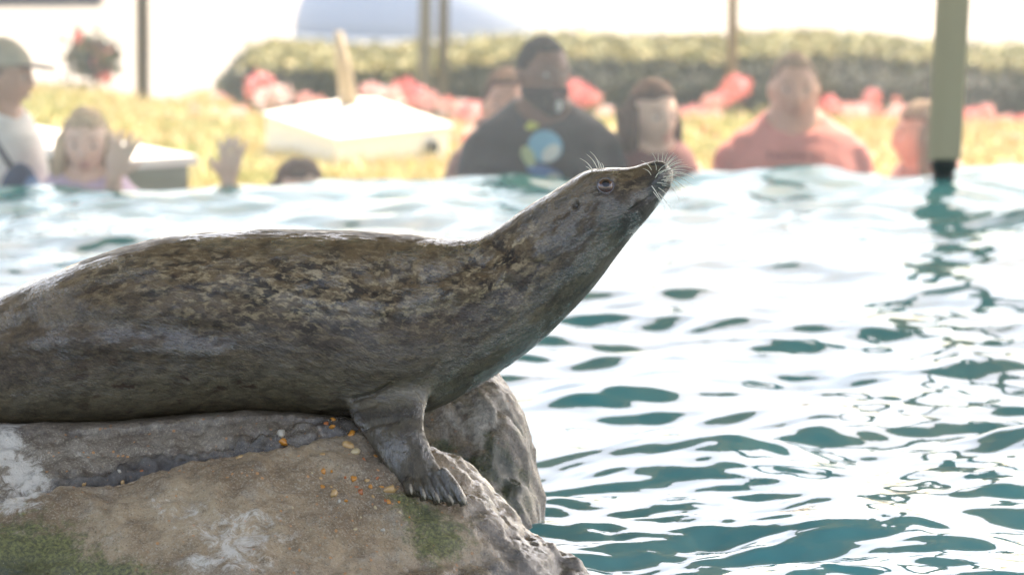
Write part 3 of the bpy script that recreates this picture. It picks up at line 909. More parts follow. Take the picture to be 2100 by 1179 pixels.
dk += 0.85 * G(1240, 385, 26, 22) + 0.9 * np.exp(-r_ear ** 2 * 1.2) + 0.8 * G(1366, 348, 13, 16) + 0.75 * seg(px, py, [(1374, 386), (1350, 402), (1320, 425), (1290, 455)], 17)
dk += 0.9 * seg(px, py, [(1336, 336), (1347, 335), (1357, 338)], 3.0) + 0.9 * seg(px, py, [(1376, 384), (1350, 395), (1320, 414), (1285, 436)], 3.5)
dk += 0.80 * G(1352, 368, 34, 32, -0.5) + 0.4 * G(1300, 440, 60, 30, -0.7)
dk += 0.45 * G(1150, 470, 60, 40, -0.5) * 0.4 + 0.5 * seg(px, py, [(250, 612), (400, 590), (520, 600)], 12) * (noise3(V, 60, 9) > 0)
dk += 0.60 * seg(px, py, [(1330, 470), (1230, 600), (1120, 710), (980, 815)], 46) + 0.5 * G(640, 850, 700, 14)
dk += 0.8 * seg(px, py, [(735, 812), (765, 806), (795, 792)], 4) * 0.6
dk += 0.55 * arm
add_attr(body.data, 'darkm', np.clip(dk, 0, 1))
add_attr(body.data, 'wet', np.clip(0.9 * ss(0.45, 0.95, Hn) + 0.9 * hd + 0.9 * gblob(px, py, 860, 910, 40, 26) + 0.6 * seg(px, py, [(-60, 705), (150, 695), (300, 700), (460, 712)], 34) + 0.6 * arm + 0.9 * seg(px, py, [(1290, 480), (1200, 600), (1080, 700), (960, 790)], 45) + 1.0 * seg(px, py, [(620, 600), (760, 615), (880, 595), (980, 575), (1080, 500), (1150, 450)], 30), 0, 1))

# eyes
bvhS = BVHTree.FromPolygons([tuple(v) for v in V], [tuple(f) for f in F])
def on_seal(qx, qy):
    r = ray(qx, qy).normalized()
    h, n, _, dd = bvhS.ray_cast(Vector((0, 0, CAM_H)), r)
    if h is None: return None, None
    if n.dot(r) > 0: n = -n
    return h, n
m_eye = new_mat('seal_eye', (0.035, 0.012, 0.008), 0.10, **{'Coat Weight': 1.0, 'Coat Roughness': 0.05})
t = NT(m_eye); g_ = t.n('ShaderNodeTexGradient', gradient_type='SPHERICAL')
t.l(t.mix(t.noise(t.pos(), 200, 3), (0.040, 0.016, 0.011), (0.12, 0.045, 0.026)), t.b.inputs['Base Color'])
m_pup = new_mat('pupil', (0.010, 0.006, 0.005), 0.16)
m_lid = new_mat('eyelid', (0.05, 0.04, 0.038), 0.12, **{'Coat Weight': 0.8, 'Coat Roughness': 0.05})
t = NT(m_lid); t.l(t.mix(t.noise(t.pos(), 300, 3), (0.03, 0.024, 0.02), (0.11, 0.09, 0.085)), t.b.inputs['Base Color'])
for s in (1, -1):
    h, n = on_seal(*EYE)
    yc = SY - 0.03
    if s < 0: h = Vector((h.x, 2 * yc - h.y, h.z)); n = Vector((n.x, -n.y, n.z))
    n = (n + Vector((0.10, 0, 0.05))).normalized()
    R = n.to_track_quat('Z', 'Y').to_matrix()
    c0 = h - n * 0.0040
    e = under(mesh_obj('eye', *sph_vf(c0, 0.0150, 0.0150, 0.0150, 32, 22, R), m_eye), seal)
    rings = [(c0 + n * zz, R @ Vector((1, 0, 0)), R @ Vector((0, 1, 0)), rr, rr) for zz, rr in [(0.0130, 0.0062)] + [(0.01508 * math.cos(math.radians(q_)), 0.01508 * math.sin(math.radians(q_))) for q_ in (25, 24.5, 20, 15, 10, 5, 1)]]
    pp = mesh_obj('pupil', *loft_vf(rings, 24), m_pup, e)
    # eyelid ring
    pts = []
    ring = []
    nn = 40
    VV, FF = [], []
    for i in range(nn):
        a = 2 * math.pi * i / nn
        u = R @ Vector((math.cos(a), math.sin(a), 0))
        cc = c0 + u * 0.0138 + n * 0.0056
        for k in range(10):
            b = 2 * math.pi * k / 10
            VV.append(tuple(cc + u * (0.0017 * math.cos(b)) + n * (0.0019 * math.sin(b))))
    for i in range(nn):
        for k in range(10):
            FF.append((i * 10 + k, ((i + 1) % nn) * 10 + k, ((i + 1) % nn) * 10 + (k + 1) % 10, i * 10 + (k + 1) % 10))
    mesh_obj('eyelid', VV, FF, m_lid, e)

# whiskers
m_wh = new_mat('whisker', (0.85, 0.78, 0.62), 0.35, **{'Subsurface Weight': 0.0})
def whisker(a, b, bend=0.18, toward=-0.02, r0=0.00068, far=False):
    h, n = on_seal(*a)
    if h is None: h, n = at(*a, SY - 0.05), Vector((0, -1, 0))
    if far: h = Vector((h.x, 2 * (SY - 0.03) - h.y, h.z))
    E = at(b[0], b[1], h.y + (toward if not far else -toward))
    mid = (h + E) / 2
    dv = E - h
    up = Vector((-dv.z, 0, dv.x)) * bend
    pts = []
    for k in range(9):
        u = k / 8
        pts.append(h * (1 - u) ** 2 + (mid + up) * 2 * u * (1 - u) + E * u * u)
    pts[0] = pts[0] - (pts[1] - pts[0]) * 0.2
    rad = [r0 * (1 - 0.8 * (k / 8) ** 1.3) for k in range(9)]
    under(mesh_obj('whisker', *tube_vf(pts, rad, 6), m_wh), seal)
WH = [((1346, 331), (1337, 314), -.1), ((1350, 332), (1350, 315), .05), ((1358, 333), (1359.6, 313), .05), ((1362, 334), (1370, 313), .1), ((1366, 336), (1382, 314), .12),
      ((1370, 338), (1390.6, 322), .15), ((1372, 341), (1401, 327), .15), ((1376, 348), (1422, 346), .2), ((1374, 350), (1410, 339), .2), ((1375, 353), (1424, 367), .2),
      ((1374, 358), (1420, 364), .18), ((1335, 359), (1318, 346), -.25), ((1336, 349), (1314.6, 330), -.2), ((1346, 349), (1342, 333), -.15), ((1344, 365), (1369, 348), .3),
      ((1353, 357), (1380, 347), .2), ((1356, 370), (1380, 367), .05), ((1360, 364), (1384, 360), .05), ((1348, 375), (1373, 379), .05), ((1358, 380), (1371, 383), .0),
      ((1337, 382), (1366, 433), .06), ((1340, 394), (1356, 416), .04), ((1350, 396), (1381, 437), .08), ((1350, 385), (1367, 398), .05), ((1362, 372), (1386, 372), .1),
      ((1364, 352), (1398, 332), .2), ((1368, 347), (1404, 333), .18), ((1366, 366), (1406, 352), .2), ((1364, 344), (1388, 318), .12), ((1350, 352), (1372, 336), .2)]
for a, b, be in WH: whisker(a, b, be)
for a, b, be in [((1366, 376), (1394, 411), .1), ((1370, 366), (1412, 395), .12), ((1372, 360), (1418, 380), .14), ((1368, 370), (1404, 404), .12), ((1372, 354), (1416, 352), .15)]:
    whisker(a, b, be, far=True)
for a, b, be in [((1215, 349), (1189, 325), -.18), ((1225, 346), (1202.6, 316.5), -.16), ((1229, 345), (1210, 311), -.22), ((1233, 346), (1225, 328), -.2), ((1237, 346), (1233, 334), -.3), ((1213, 350), (1200, 341), -.1)]:
    whisker(a, b, be, toward=0.0)

# claws
m_claw = new_mat('claw', (0.20, 0.165, 0.12), 0.45); t = NT(m_claw)
t.l(t.mix(t.noise(t.pos(), 260, 3), (0.12, 0.09, 0.06), (0.42, 0.34, 0.25)), t.b.inputs['Base Color'])
for (M_, B_), (a, b) in zip(tips, DG):
    h, n = on_seal(b[0] - 4, b[1] - 19)
    if h is None: h, n = B_, Vector((0, -1, 0.3))
    dirv = (B_ - M_).normalized()
    p0 = h + n * -0.0005; 
    pts = [p0 - dirv * 0.004, p0 + dirv * 0.003 + n * 0.0012, p0 + dirv * 0.010 + n * 0.0016, p0 + dirv * 0.0155 - n * 0.0005]
    under(mesh_obj('claw', *tube_vf(pts, [0.0020, 0.0028, 0.0024, 0.0008], 10), m_claw), seal)

# ------------------------------------------------------------------ people behind the acrylic
M_SK = {'dark': skin_mat('dark_skin', (0.17, 0.078, 0.046)), 'fair': skin_mat('fair_skin', (0.76, 0.53, 0.42)), 'rosy': skin_mat('rosy_skin', (0.62, 0.36, 0.27)),
        'tan': skin_mat('tan_skin', (0.46, 0.27, 0.18)), 'brown': skin_mat('brown_skin', (0.17, 0.085, 0.055))}
M_HR = {'black': hair_mat('black_hair', (0.012, 0.010, 0.010)), 'brown': hair_mat('brown_hair', (0.11, 0.062, 0.042)), 'blond': hair_mat('blond_hair', (0.58, 0.43, 0.28)),
        'grey': hair_mat('greying_beard', (0.09, 0.09, 0.09)), 'sandy': hair_mat('sandy_hair', (0.28, 0.19, 0.13)), 'white': hair_mat('white_beard', (0.5, 0.5, 0.48))}
m_white_eye = new_mat('eye_white', (0.6, 0.58, 0.55), 0.2)
m_iris = new_mat('iris', (0.03, 0.02, 0.015), 0.1)
m_lip = {k: new_mat('lips', c_, 0.4) for k, c_ in (('dark', (0.15, 0.06, 0.05)), ('fair', (0.55, 0.28, 0.24)), ('rosy', (0.48, 0.24, 0.19)), ('tan', (0.28, 0.10, 0.08)), ('brown', (0.16, 0.06, 0.05)))}
m_denim = cloth('denim', (0.05, 0.08, 0.16)); m_dk = cloth('dark_cloth', (0.03, 0.03, 0.035)); m_shoe = new_mat('shoe_rubber', (0.08, 0.08, 0.08), 0.6)

def head_grid(infl=0.0, mask=None, n=48, m=36, sc_=1.0):
    """a head facing -Y, centre at the middle of the skull; half height .115"""
    V, F = sph_vf((0, 0, 0), 1, 1, 1, n, m)
    A = np.array(V)
    x, y, z = A[:, 0].copy(), A[:, 1].copy(), A[:, 2].copy()
    X = x * 0.075; Y = y * 0.096; Z = z * 0.116
    jaw = ss(0.1, -0.9, z)
    X *= 1 - 0.28 * jaw; Y = np.where(y < 0, Y * (1 - 0.06 * jaw), Y * (1 - 0.38 * jaw))
    fr = ss(0.2, 0.9, -y)
    Y -= fr * (0.020 * np.exp(-(x / 0.16) ** 2) * np.exp(-((z + 0.22) / 0.16) ** 2) + 0.012 * np.exp(-(x / 0.12) ** 2) * np.exp(-((z - 0.0) / 0.22) ** 2))   # nose
    Y += fr * 0.009 * (np.exp(-((np.abs(x) - 0.38) / 0.17) ** 2) * np.exp(-((z - 0.03) / 0.12) ** 2))   # sockets
    Y -= fr * 0.005 * np.exp(-((z - 0.2) / 0.10) ** 2) * np.exp(-(x / 0.6) ** 2)                          # brow
    Y -= fr * 0.006 * np.exp(-(x / 0.28) ** 2) * np.exp(-((z + 0.5) / 0.08) ** 2)                         # lips
    Y -= fr * 0.007 * np.exp(-(x / 0.3) ** 2) * np.exp(-((z + 0.85) / 0.14) ** 2)                         # chin
    B = np.stack([X, Y, Z], 1) * sc_
    if infl or mask is not None:
        nrm = B / np.array([0.075, 0.096, 0.116]) ** 2; nrm /= np.linalg.norm(nrm, axis=1)[:, None]
        off = infl if mask is None else np.where(mask(x, y, z), infl, -0.012)
        B = B + nrm * (off[:, None] if hasattr(off, '__len__') else off)
    return B, F

def person(px, D, ytop, label, skin='fair', hair='brown', hairstyle='short', shirt_col=(0.5, 0.5, 0.5), turn=0.0, head_turn=0.0, fat=1.0, head_sc=1.0,
           sleeve='short', arms=('down', 'down'), beard=None, glasses=False, cap=False, legs=m_denim, neck_r=0.058, raised=None, tilt=0.0, long_len=0.32, shoulder=1.0, hunch=1.05):
    top = at(px, ytop, D)
    H = top.z - WALK_Z
    s = H / 1.76 * hunch
    root = empty('person', (top.x, D, WALK_Z), turn)
    tag(root, label, 'person', 'visitors watching behind the acrylic wall')
    sk = M_SK[skin]
    hz = H - 0.116 * head_sc - 0.004
    Rh = Matrix.Rotation(head_turn, 3, 'Z') @ Matrix.Rotation(tilt, 3, 'X')
    hc = Vector((0, -0.02, hz))
    def headpart(B, F):
        return [tuple(hc + Rh @ Vector(v)) for v in B], F
    HB, HF = head_grid(sc_=head_sc)
    lst = [headpart(HB, HF)]
    for q in (-1, 1):
        lst.append(headpart(*sph_vf((q * 0.076 * head_sc, 0.008, -0.004), 0.010, 0.020, 0.030, 10, 8)))
    sh_z = 1.42 * s; zc = hz - 0.116 * head_sc
    lst.append(cap_vf((0, 0.012, sh_z - 0.05), hc + Vector((0, 0.015, -0.05)), neck_r * 1.12, neck_r))
    W = fat * shoulder
    def torso(infl, z0=0.88):
        rg = []
        for z, rx, ry, cy in ((0.86, .165, .11, 0), (0.95, .170, .12, 0), (1.08, .150, .115, -.005), (1.2, .165, .12, -.01), (1.32, .18, .12, -.01), (1.41, .172, .105, 0), (1.455, .150, .085, .006), (1.49, .105, .070, .01), (1.525, .068, .058, .014)):
            if z < z0: continue
            f = fat if z < 1.38 else shoulder
            rg.append(((0, cy, z * s), (1, 0, 0), (0, 1, 0), rx * s * f + infl, ry * s * (fat if z < 1.38 else 1) + infl))
        return loft_vf(rg, 32)
    lst.append(torso(0))
    sl, tr = [torso(0.012)], []
    for q, mode in zip((-1, 1), arms):
        S0 = Vector((q * 0.152 * s * shoulder, 0.0, 1.375 * s))
        if mode == 'down': E = S0 + Vector((q * 0.085, 0.01, -0.28 * s)); Wr = E + Vector((-q * 0.01, -0.08, -0.24 * s))
        elif mode == 'raised': E = S0 + Vector((q * 0.06, -0.16, -0.20 * s)); Wr = None
        ra = 0.052 * s * (0.6 + 0.4 * fat)
        lst.append(cap_vf(S0, E, ra, ra * 0.78)); 
        if sleeve == 'short': sl.append(cap_vf(S0, S0.lerp(E, 0.72), ra + 0.014, ra * 0.9 + 0.014))
        elif sleeve == 'long': sl += [cap_vf(S0, E, ra + 0.012, ra * 0.8 + 0.012)]
        elif sleeve == 'none': pass
        hand_dir = None
        if mode == 'raised' and raised:
            (hpx, hpy, wpx, wpy), hD = raised
            Mi = Matrix.Rotation(-turn, 3, 'Z')
            loc = lambda P: Mi @ (P - Vector((top.x, D, WALK_Z)))
            Wr = loc(at(wpx, wpy, hD + 0.02)); tip = loc(at(hpx, hpy, hD))
            E = Vector((Wr.x + (S0.x - Wr.x) * 0.25, Wr.y + 0.08, Wr.z - 0.24 * s))
            lst[-1] = cap_vf(S0, E, ra, ra * 0.78)
            if sleeve != 'none': sl[-1] = cap_vf(S0, S0.lerp(E, 0.7), ra + 0.014, ra * 0.9 + 0.014)
            lst.append(cap_vf(E, Wr, 0.038 * s, 0.026 * s))
            up = (tip - Wr).normalized(); L = (tip - Wr).length
            side_ = up.cross(Vector((0, 1, 0))).normalized()
            pal = []
            for u_, w_, th in ((-0.05, .024, .018), (0.08, .030, .016), (0.25, .038, .015), (0.42, .041, .013), (0.52, .038, .011)):
                pal.append((Wr + up * L * u_, side_, Vector((0, 1, 0)), w_ * L / 0.17, th))
            lst.append(loft_vf(pal, 18))
            for fi, (of, ang, ln) in enumerate(((-0.030, -14, 0.40), (-0.011, -5, 0.47), (0.010, 4, 0.44), (0.029, 13, 0.35))):
                kx = L / 0.17
                b0 = Wr + up * L * 0.48 + side_ * of * kx
                dr = (up * math.cos(math.radians(ang)) + side_ * math.sin(math.radians(ang)))
                kn = b0 + dr * L * ln * 0.5 + Vector((0, -0.004, 0)); tp_ = b0 + dr * L * ln
                lst.append(tube_vf([b0, kn, tp_, tp_ + dr * 0.004], [0.0095, 0.009, 0.0075, 0.004], 10))
            th0 = Wr + up * L * 0.18 + side_ * 0.03 * q * -1 * L / 0.17
            tdir = (up * 0.7 - side_ * q * 0.75).normalized()
            lst.append(tube_vf([th0, th0 + tdir * L * 0.22, th0 + (tdir + up * 0.3).normalized() * L * 0.38], [0.013, 0.0105, 0.006], 10))
        else:
            lst.append(cap_vf(E, Wr, 0.040 * s, 0.026 * s))
            pal = Wr + Vector((0, -0.01, -0.05))
            lst.append(sph_vf(pal, 0.018, 0.036, 0.050, 12, 10))
            for fi in range(4):
                b0 = pal + Vector((0, -0.026 + 0.017 * fi, -0.035))
                lst.append(tube_vf([b0, b0 + Vector((-q * 0.004, 0, -0.035)), b0 + Vector((-q * 0.014, 0, -0.062))], [0.009, 0.008, 0.006], 8))
            b0 = pal + Vector((0, -0.035, 0.01)); lst.append(tube_vf([b0, b0 + Vector((0, -0.02, -0.03)), b0 + Vector((-q * .005, -0.022, -0.055))], [0.011, 0.009, 0.006], 8))
        # legs
        hp = Vector((q * 0.09 * s * fat, 0, 0.88 * s)); kn = Vector((q * 0.10 * s, -0.01, 0.47 * s)); an = Vector((q * 0.105 * s, 0.02, 0.07))
        lst += [cap_vf(hp, kn, 0.085 * s * fat, 0.055 * s), cap_vf(kn, an, 0.055 * s, 0.035 * s)]
        tr += [cap_vf(hp, kn, 0.085 * s * fat + 0.012, 0.068 * s), cap_vf(kn, an + Vector((0, 0, 0.02)), 0.068 * s, 0.055 * s)]
    tr.append(loft_vf([((0, 0, z * s), (1, 0, 0), (0, 1, 0), rx * s * fat + 0.012, 0.125 * s * fat) for z, rx in ((0.80, .14), (0.86, .165), (0.95, .170), (1.0, .165))], 28))
    V, F = remesh(lst, 0.0075, 2)
    mesh_obj('body', V, F, sk, root)
    V, F = remesh(sl, 0.0095, 3)
    z = V[:, 2]
    V2 = V.copy(); V2 += vnormals(V, F) * (fbm(V, 9, 2, 3) * 0.006)[:, None]
    zn = 1.515 * s
    inn = ((V2[:, 0] / 0.088) ** 2 + ((V2[:, 2] - zn) / 0.062) ** 2 < 1) & (V2[:, 1] < 0.03)
    V2[inn, 1] += 0.05
    sm = cloth('shirt_cloth', shirt_col)
    shirt = mesh_obj('shirt', V2, F, sm, root)
    V, F = remesh(tr, 0.014, 2)
    mesh_obj('trousers', V, F, legs, root)
    for q in (-1, 1):
        mesh_obj('shoe', *loft_vf([((q * 0.105 * s, 0.06 - 0.07 * k, 0.045 - 0.004 * k), (1, 0, 0), (0, 0, 1), w, 0.040 - 0.006 * k) for k, w in enumerate((0.03, 0.045, 0.046, 0.035))], 14), m_shoe, root)
    # face
    for q in (-1, 1):
        e = Vector((q * 0.030, -0.0795, 0.004)) * head_sc
        mesh_obj('eye', *headpart(*sph_vf(e, 0.0115, 0.0095, 0.0052, 12, 8)), m_white_eye, root)
        mesh_obj('iris', *headpart(*sph_vf(e + Vector((0, -0.0075, 0)), 0.0048, 0.003, 0.0050, 10, 8)), m_iris, root)
        pts = [Vector((q * (0.014 + 0.034 * u_), -0.0925 + 0.012 * u_ * u_ * 1.6, 0.024 + 0.006 * math.sin(u_ * 2.6))) * head_sc for u_ in (0, .33, .66, 1)]
        mesh_obj('eyebrow', *headpart(*tube_vf(pts, [0.0018, 0.0024, 0.002, 0.001], 8)), M_HR[hair if hair != 'blond' else 'sandy'], root)
    mesh_obj('lips', *headpart(*join_vf([sph_vf(Vector((0, -0.0905, -0.055)) * head_sc, 0.021, 0.006, 0.0030, 14, 8), sph_vf(Vector((0, -0.0895, -0.063)) * head_sc, 0.018, 0.006, 0.0036, 14, 8)])), m_lip[skin], root)
    # hair
    hm = M_HR[hair]
    pieces = []
    if hairstyle in ('short', 'buzz'):
        th = 0.009 if hairstyle == 'short' else 0.004
        msk = lambda x, y, z: (z > 0.30 - 0.55 * ss(-0.55, 0.35, y)) & ~((y < -0.55) & (z < 0.62))
        pieces.append(headpart(*head_grid(th, msk, sc_=head_sc)))
    elif hairstyle == 'long':
        msk = lambda x, y, z: (z > 0.60 - 0.1 * np.abs(x)) | (y > -0.08)
        pieces.append(headpart(*head_grid(0.010, msk, sc_=head_sc)))
        for q in (-1, 1):
            for j, (dy, r_) in enumerate(((0.010, 0.027), (0.04, 0.032), (-0.016, 0.019))):
                a = hc + Rh @ (Vector((q * 0.074, dy, 0.01)) * head_sc)
                b_ = a + Vector((q * 0.012, -0.005, -long_len * 0.5)); c_ = a + Vector((q * 0.006, -0.02 - 0.02 * (j == 2), -long_len))
                pieces.append(tube_vf([a + Vector((-q * .01, 0, 0.03)), a, b_, c_, c_ + Vector((0, 0, -0.02))], [r_ * 0.6, r_, r_, r_ * 0.7, 0.005], 12))
        a = hc + Vector((0, 0.06, 0)); pieces.append(tube_vf([a, a + Vector((0, 0.02, -0.12)), a + Vector((0, 0.03, -long_len))], [0.06, 0.065, 0.03], 16))
    elif hairstyle == 'pony':
        msk = lambda x, y, z: (z > 0.52) | (y > 0.0)
        pieces.append(headpart(*head_grid(0.012, msk, sc_=head_sc)))
        a = hc + Rh @ Vector((0.03, 0.05, -0.06)); pieces.append(tube_vf([a, a + Vector((-0.085, -0.02, -0.06)), a + Vector((-0.10, -0.07, -0.14))], [0.035, 0.028, 0.012], 12))
    if pieces:
        V, F = remesh(pieces, 0.006, 2)
        V += vnormals(V, F) * (fbm(V * np.array([1, 1, 0.3]), 60, 2, 7) * 0.004)[:, None]
        mesh_obj('hair', V, F, hm, root)
    if beard:
        msk = lambda x, y, z: (z < -0.28) & (y < 0.25) & ~((np.abs(x) < 0.3) & (z > -0.60) & (z < -0.40)) & ~((np.abs(x) < 0.42) & (z > -0.33))
        B, F = head_grid(0.014, msk, sc_=head_sc)
        lst = [headpart(B, F), headpart(*sph_vf((0, -0.070, -0.092), 0.046, 0.034, 0.038, 16, 10))]
        V, F = remesh(lst, 0.006, 2)
        mesh_obj('beard', V, F, M_HR['black'], root)
        mesh_obj('beard_patch', *headpart(*sph_vf((0, -0.092, -0.094), 0.018, 0.016, 0.022, 14, 10)), M_HR['white'], root)
    if glasses:
        fr = []
        for q in (-1, 1):
            pts = [Vector((q * 0.032 + 0.024 * math.cos(a), -0.104 + 0.004 * abs(math.cos(a)), 0.004 + 0.018 * math.sin(a))) for a in np.linspace(0, 2 * math.pi, 17)]
            fr.append(tube_vf(pts, 0.0022, 6))
            fr.append(tube_vf([Vector((q * 0.056, -0.100, 0.008)), Vector((q * 0.078, -0.06, 0.008)), Vector((q * 0.080, 0.01, 0.006))], 0.0018, 6))
        fr.append(tube_vf([Vector((-0.009, -0.106, 0.006)), Vector((0, -0.108, 0.009)), Vector((0.009, -0.106, 0.006))], 0.0018, 6))
        mesh_obj('glasses', *headpart(*join_vf(fr)), new_mat('glasses_frame', (0.25, 0.22, 0.2), 0.2, Metallic=0.7), root)
    if cap:
        cm = cloth('cap_cloth', (0.36, 0.33, 0.25))
        msk = lambda x, y, z: z > 0.28
        B, F = head_grid(0.014, msk, sc_=head_sc)
        pieces = [headpart(B, F)]
        brim = []
        for k, (yy, w_) in enumerate(((-0.07, 0.068), (-0.105, 0.070), (-0.14, 0.062), (-0.17, 0.040))):
            brim.append(((0, yy, 0.045 - 0.006 * k), (1, 0, 0), (0, 0, 1), w_, 0.005))
        pieces.append(headpart(*loft_vf(brim, 16)))
        V, F = remesh(pieces, 0.005, 2)
        cp = mesh_obj('cap', V, F, cm, root)
        mesh_obj('cap_brim', *headpart(*loft_vf([(c_[0], c_[1], c_[2], c_[3] + 0.001, 0.0062) for c_ in brim], 16)), cloth('brim_cloth', (0.09, 0.085, 0.075)), root)
    return root, shirt, s

def decal(root, shirt, poly, col, name='shirt_print', zoff=0.003):
    """flat print laid on the front of a shirt: polygon in local x,z"""
    me = shirt.data
    V = [v.co.copy() for v in me.vertices]; F = [tuple(p.vertices) for p in me.polygons]
    key = shirt.name
    if key not in _bv: _bv[key] = BVHTree.FromPolygons(V, F)
    bv = _bv[key]
    cx = sum(p[0] for p in poly) / len(poly); cz = sum(p[1] for p in poly) / len(poly)
    VV, FF = [], []
    K = 4
    n = len(poly)
    def drop(x, z):
        h = bv.ray_cast(Vector((x, -1, z)), Vector((0, 1, 0)))[0]
        return (x, (h.y if h else -0.15) - zoff, z)
    VV.append(drop(cx, cz))
    for k in range(1, K + 1):
        for p in poly:
            VV.append(drop(cx + (p[0] - cx) * k / K, cz + (p[1] - cz) * k / K))
    for i in range(n): FF.append((0, 1 + i, 1 + (i + 1) % n))
    for k in range(K - 1):
        for i in range(n):
            FF.append((1 + k * n + i, 1 + (k + 1) * n + i, 1 + (k + 1) * n + (i + 1) % n, 1 + k * n + (i + 1) % n))
    mesh_obj(name, VV, FF, new_mat('print_ink', col, 0.7), root)
_bv = {}
def ell(cx, cz, rx, rz, n=16, rot=0):
    return [(cx + rx * math.cos(a) * math.cos(rot) - rz * math.sin(a) * math.sin(rot), cz + rx * math.cos(a) * math.sin(rot) + rz * math.sin(a) * math.cos(rot)) for a in np.linspace(0, 2 * math.pi, n, endpoint=False)]
def wd(px, extra): 
    D = 18.2
    for _ in range(5): D = wall_D((px - 1050) / FPX * D)
    return D + extra

# man in the cap, far left
person(-10, wd(10, 0.62), 80, 'man in a pale khaki cap and white shirt standing in profile beside the blond girl', skin='tan', hair='sandy', hairstyle='short', shirt_col=(0.72, 0.71, 0.70),
       turn=0.9, head_turn=0.55, beard=None, cap=True, shoulder=0.72, fat=0.85)
# blond girl with a raised hand
girlD = wd(180, 0.42)
person(176, girlD, 222, 'blond girl in a lavender top holding one open hand to the acrylic', skin='fair', hair='blond', hairstyle='long', shirt_col=(0.60, 0.46, 0.62),
       head_sc=0.92, fat=0.85, arms=('down', 'raised'), raised=((262, 262, 232, 366), wd(250, 0.10)), neck_r=0.042, long_len=0.2, shoulder=0.8, tilt=0.05)
# child whose hair top shows, with a raised hand
person(614, wd(614, 0.42), 325, 'small dark-haired child, only the head top above the waterline, one hand raised', skin='fair', hair='brown', hairstyle='long', shirt_col=(0.4, 0.3, 0.3),
       head_sc=0.98, fat=0.8, arms=('raised', 'down'), raised=((478, 272, 468, 374), wd(470, 0.10)), neck_r=0.040, long_len=0.2, head_turn=0.55, shoulder=0.75)
# big man in black
r4, s4, sc4 = person(1112, wd(1112, 0.45), 72, 'bald bearded man with glasses in a black shirt with a blue and yellow print', skin='dark', hair='black', hairstyle='buzz', shirt_col=(0.012, 0.012, 0.015),
                     turn=0.10, head_turn=0.42, fat=1.12, shoulder=1.12, beard=True, glasses=True, sleeve='long', neck_r=0.068, head_sc=1.04, hunch=1.03)
z0 = 1.50
decal(r4, s4, ell(-0.035, z0 + 0.10, 0.032, 0.014, rot=0.5), (0.55, 0.55, 0.10))
decal(r4, s4, ell(-0.005, z0 + 0.03, 0.055, 0.050), (0.14, 0.38, 0.52))
decal(r4, s4, ell(0.012, z0 + 0.010, 0.034, 0.022, rot=0.7), (0.60, 0.62, 0.58), zoff=0.006)
decal(r4, s4, ell(-0.060, z0 + 0.00, 0.020, 0.034, rot=0.4), (0.38, 0.45, 0.24), zoff=0.005)
decal(r4, s4, ell(-0.01, z0 - 0.050, 0.060, 0.020, rot=-0.3), (0.05, 0.14, 0.32), zoff=0.005)
decal(r4, s4, ell(0.018, z0 - 0.075, 0.026, 0.022), (0.55, 0.52, 0.42), zoff=0.007)
decal(r4, s4, ell(-0.05, z0 - 0.085, 0.024, 0.018), (0.40, 0.55, 0.58), zoff=0.007)
# someone behind him
person(1036, wd(1036, 0.95), 140, 'person with reddish brown hair half hidden behind the bearded man', skin='rosy', hair='brown', hairstyle='short', shirt_col=(0.3, 0.16, 0.13), turn=0.3, head_turn=-0.3, shoulder=0.8)
# long haired woman
person(1336, wd(1336, 0.55), 164, 'woman with long dark hair standing between the black and the coral shirts', skin='fair', hair='brown', hairstyle='long', shirt_col=(0.20, 0.07, 0.07), turn=0.15, head_turn=0.35,
       fat=0.85, shoulder=0.8, neck_r=0.048, long_len=0.34, sleeve='none')
# coral shirt man
r7, s7, sc7 = person(1628, wd(1628, 0.42), 106, 'heavy man with short fair hair in a coral red t-shirt', skin='rosy', hair='sandy', hairstyle='buzz', shirt_col=(0.68, 0.24, 0.21), fat=1.18, shoulder=1.13, neck_r=0.078, turn=0.0, head_turn=0.05, head_sc=1.0, hunch=1.035)
z7 = 1.485
for i in range(9):
    if i == 6: continue
    x0 = -0.088 + i * 0.021
    hgt = 0.013 if i in (0, 7, 8) else 0.010
    decal(r7, s7, [(x0, z7 - hgt), (x0 + 0.005, z7 - hgt), (x0 + 0.005, z7 + hgt), (x0, z7 + hgt)], (0.16, 0.03, 0.04), 'shirt_lettering')
    decal(r7, s7, [(x0 + 0.005, z7 + hgt - 0.005 - (i % 3) * 0.005), (x0 + 0.014, z7 + hgt - 0.005 - (i % 3) * 0.005), (x0 + 0.014, z7 + hgt - (i % 3) * 0.005), (x0 + 0.005, z7 + hgt - (i % 3) * 0.005)], (0.16, 0.03, 0.04), 'shirt_lettering')
# person behind the post
person(1906, wd(1906, 0.55), 208, 'person with light brown long hair and bare shoulders mostly hidden by the olive post', skin='rosy', hair='sandy', hairstyle='long', shirt_col=(0.45, 0.25, 0.22), turn=-0.9, head_turn=-0.6,
       fat=0.9, shoulder=0.85, sleeve='none', long_len=0.3)
# blue bag at the cap man's chest
bagD = wd(40, 0.16)
bag = empty('bag', at(42, 440, bagD)); tag(bag, 'navy and light blue bag held in front of the man in the cap', 'bag')
V, F = remesh([sph_vf((0, 0, 0), 0.075, 0.05, 0.16, 20, 14)], 0.006, 2)
mesh_obj('bag_body', V, F, cloth('navy_cloth', (0.02, 0.04, 0.10)), bag)
mesh_obj('bag_pocket', *sph_vf((0.035, -0.02, 0.02), 0.045, 0.045, 0.10, 18, 12), cloth('blue_cloth', (0.14, 0.25, 0.45)), bag)
mesh_obj('bag_strap', *tube_vf([(-0.03, 0.0, 0.15), (-0.08, 0.05, 0.22), (-0.10, 0.09, 0.30)], 0.010, 8), cloth('strap_cloth', (0.03, 0.03, 0.05)), bag)

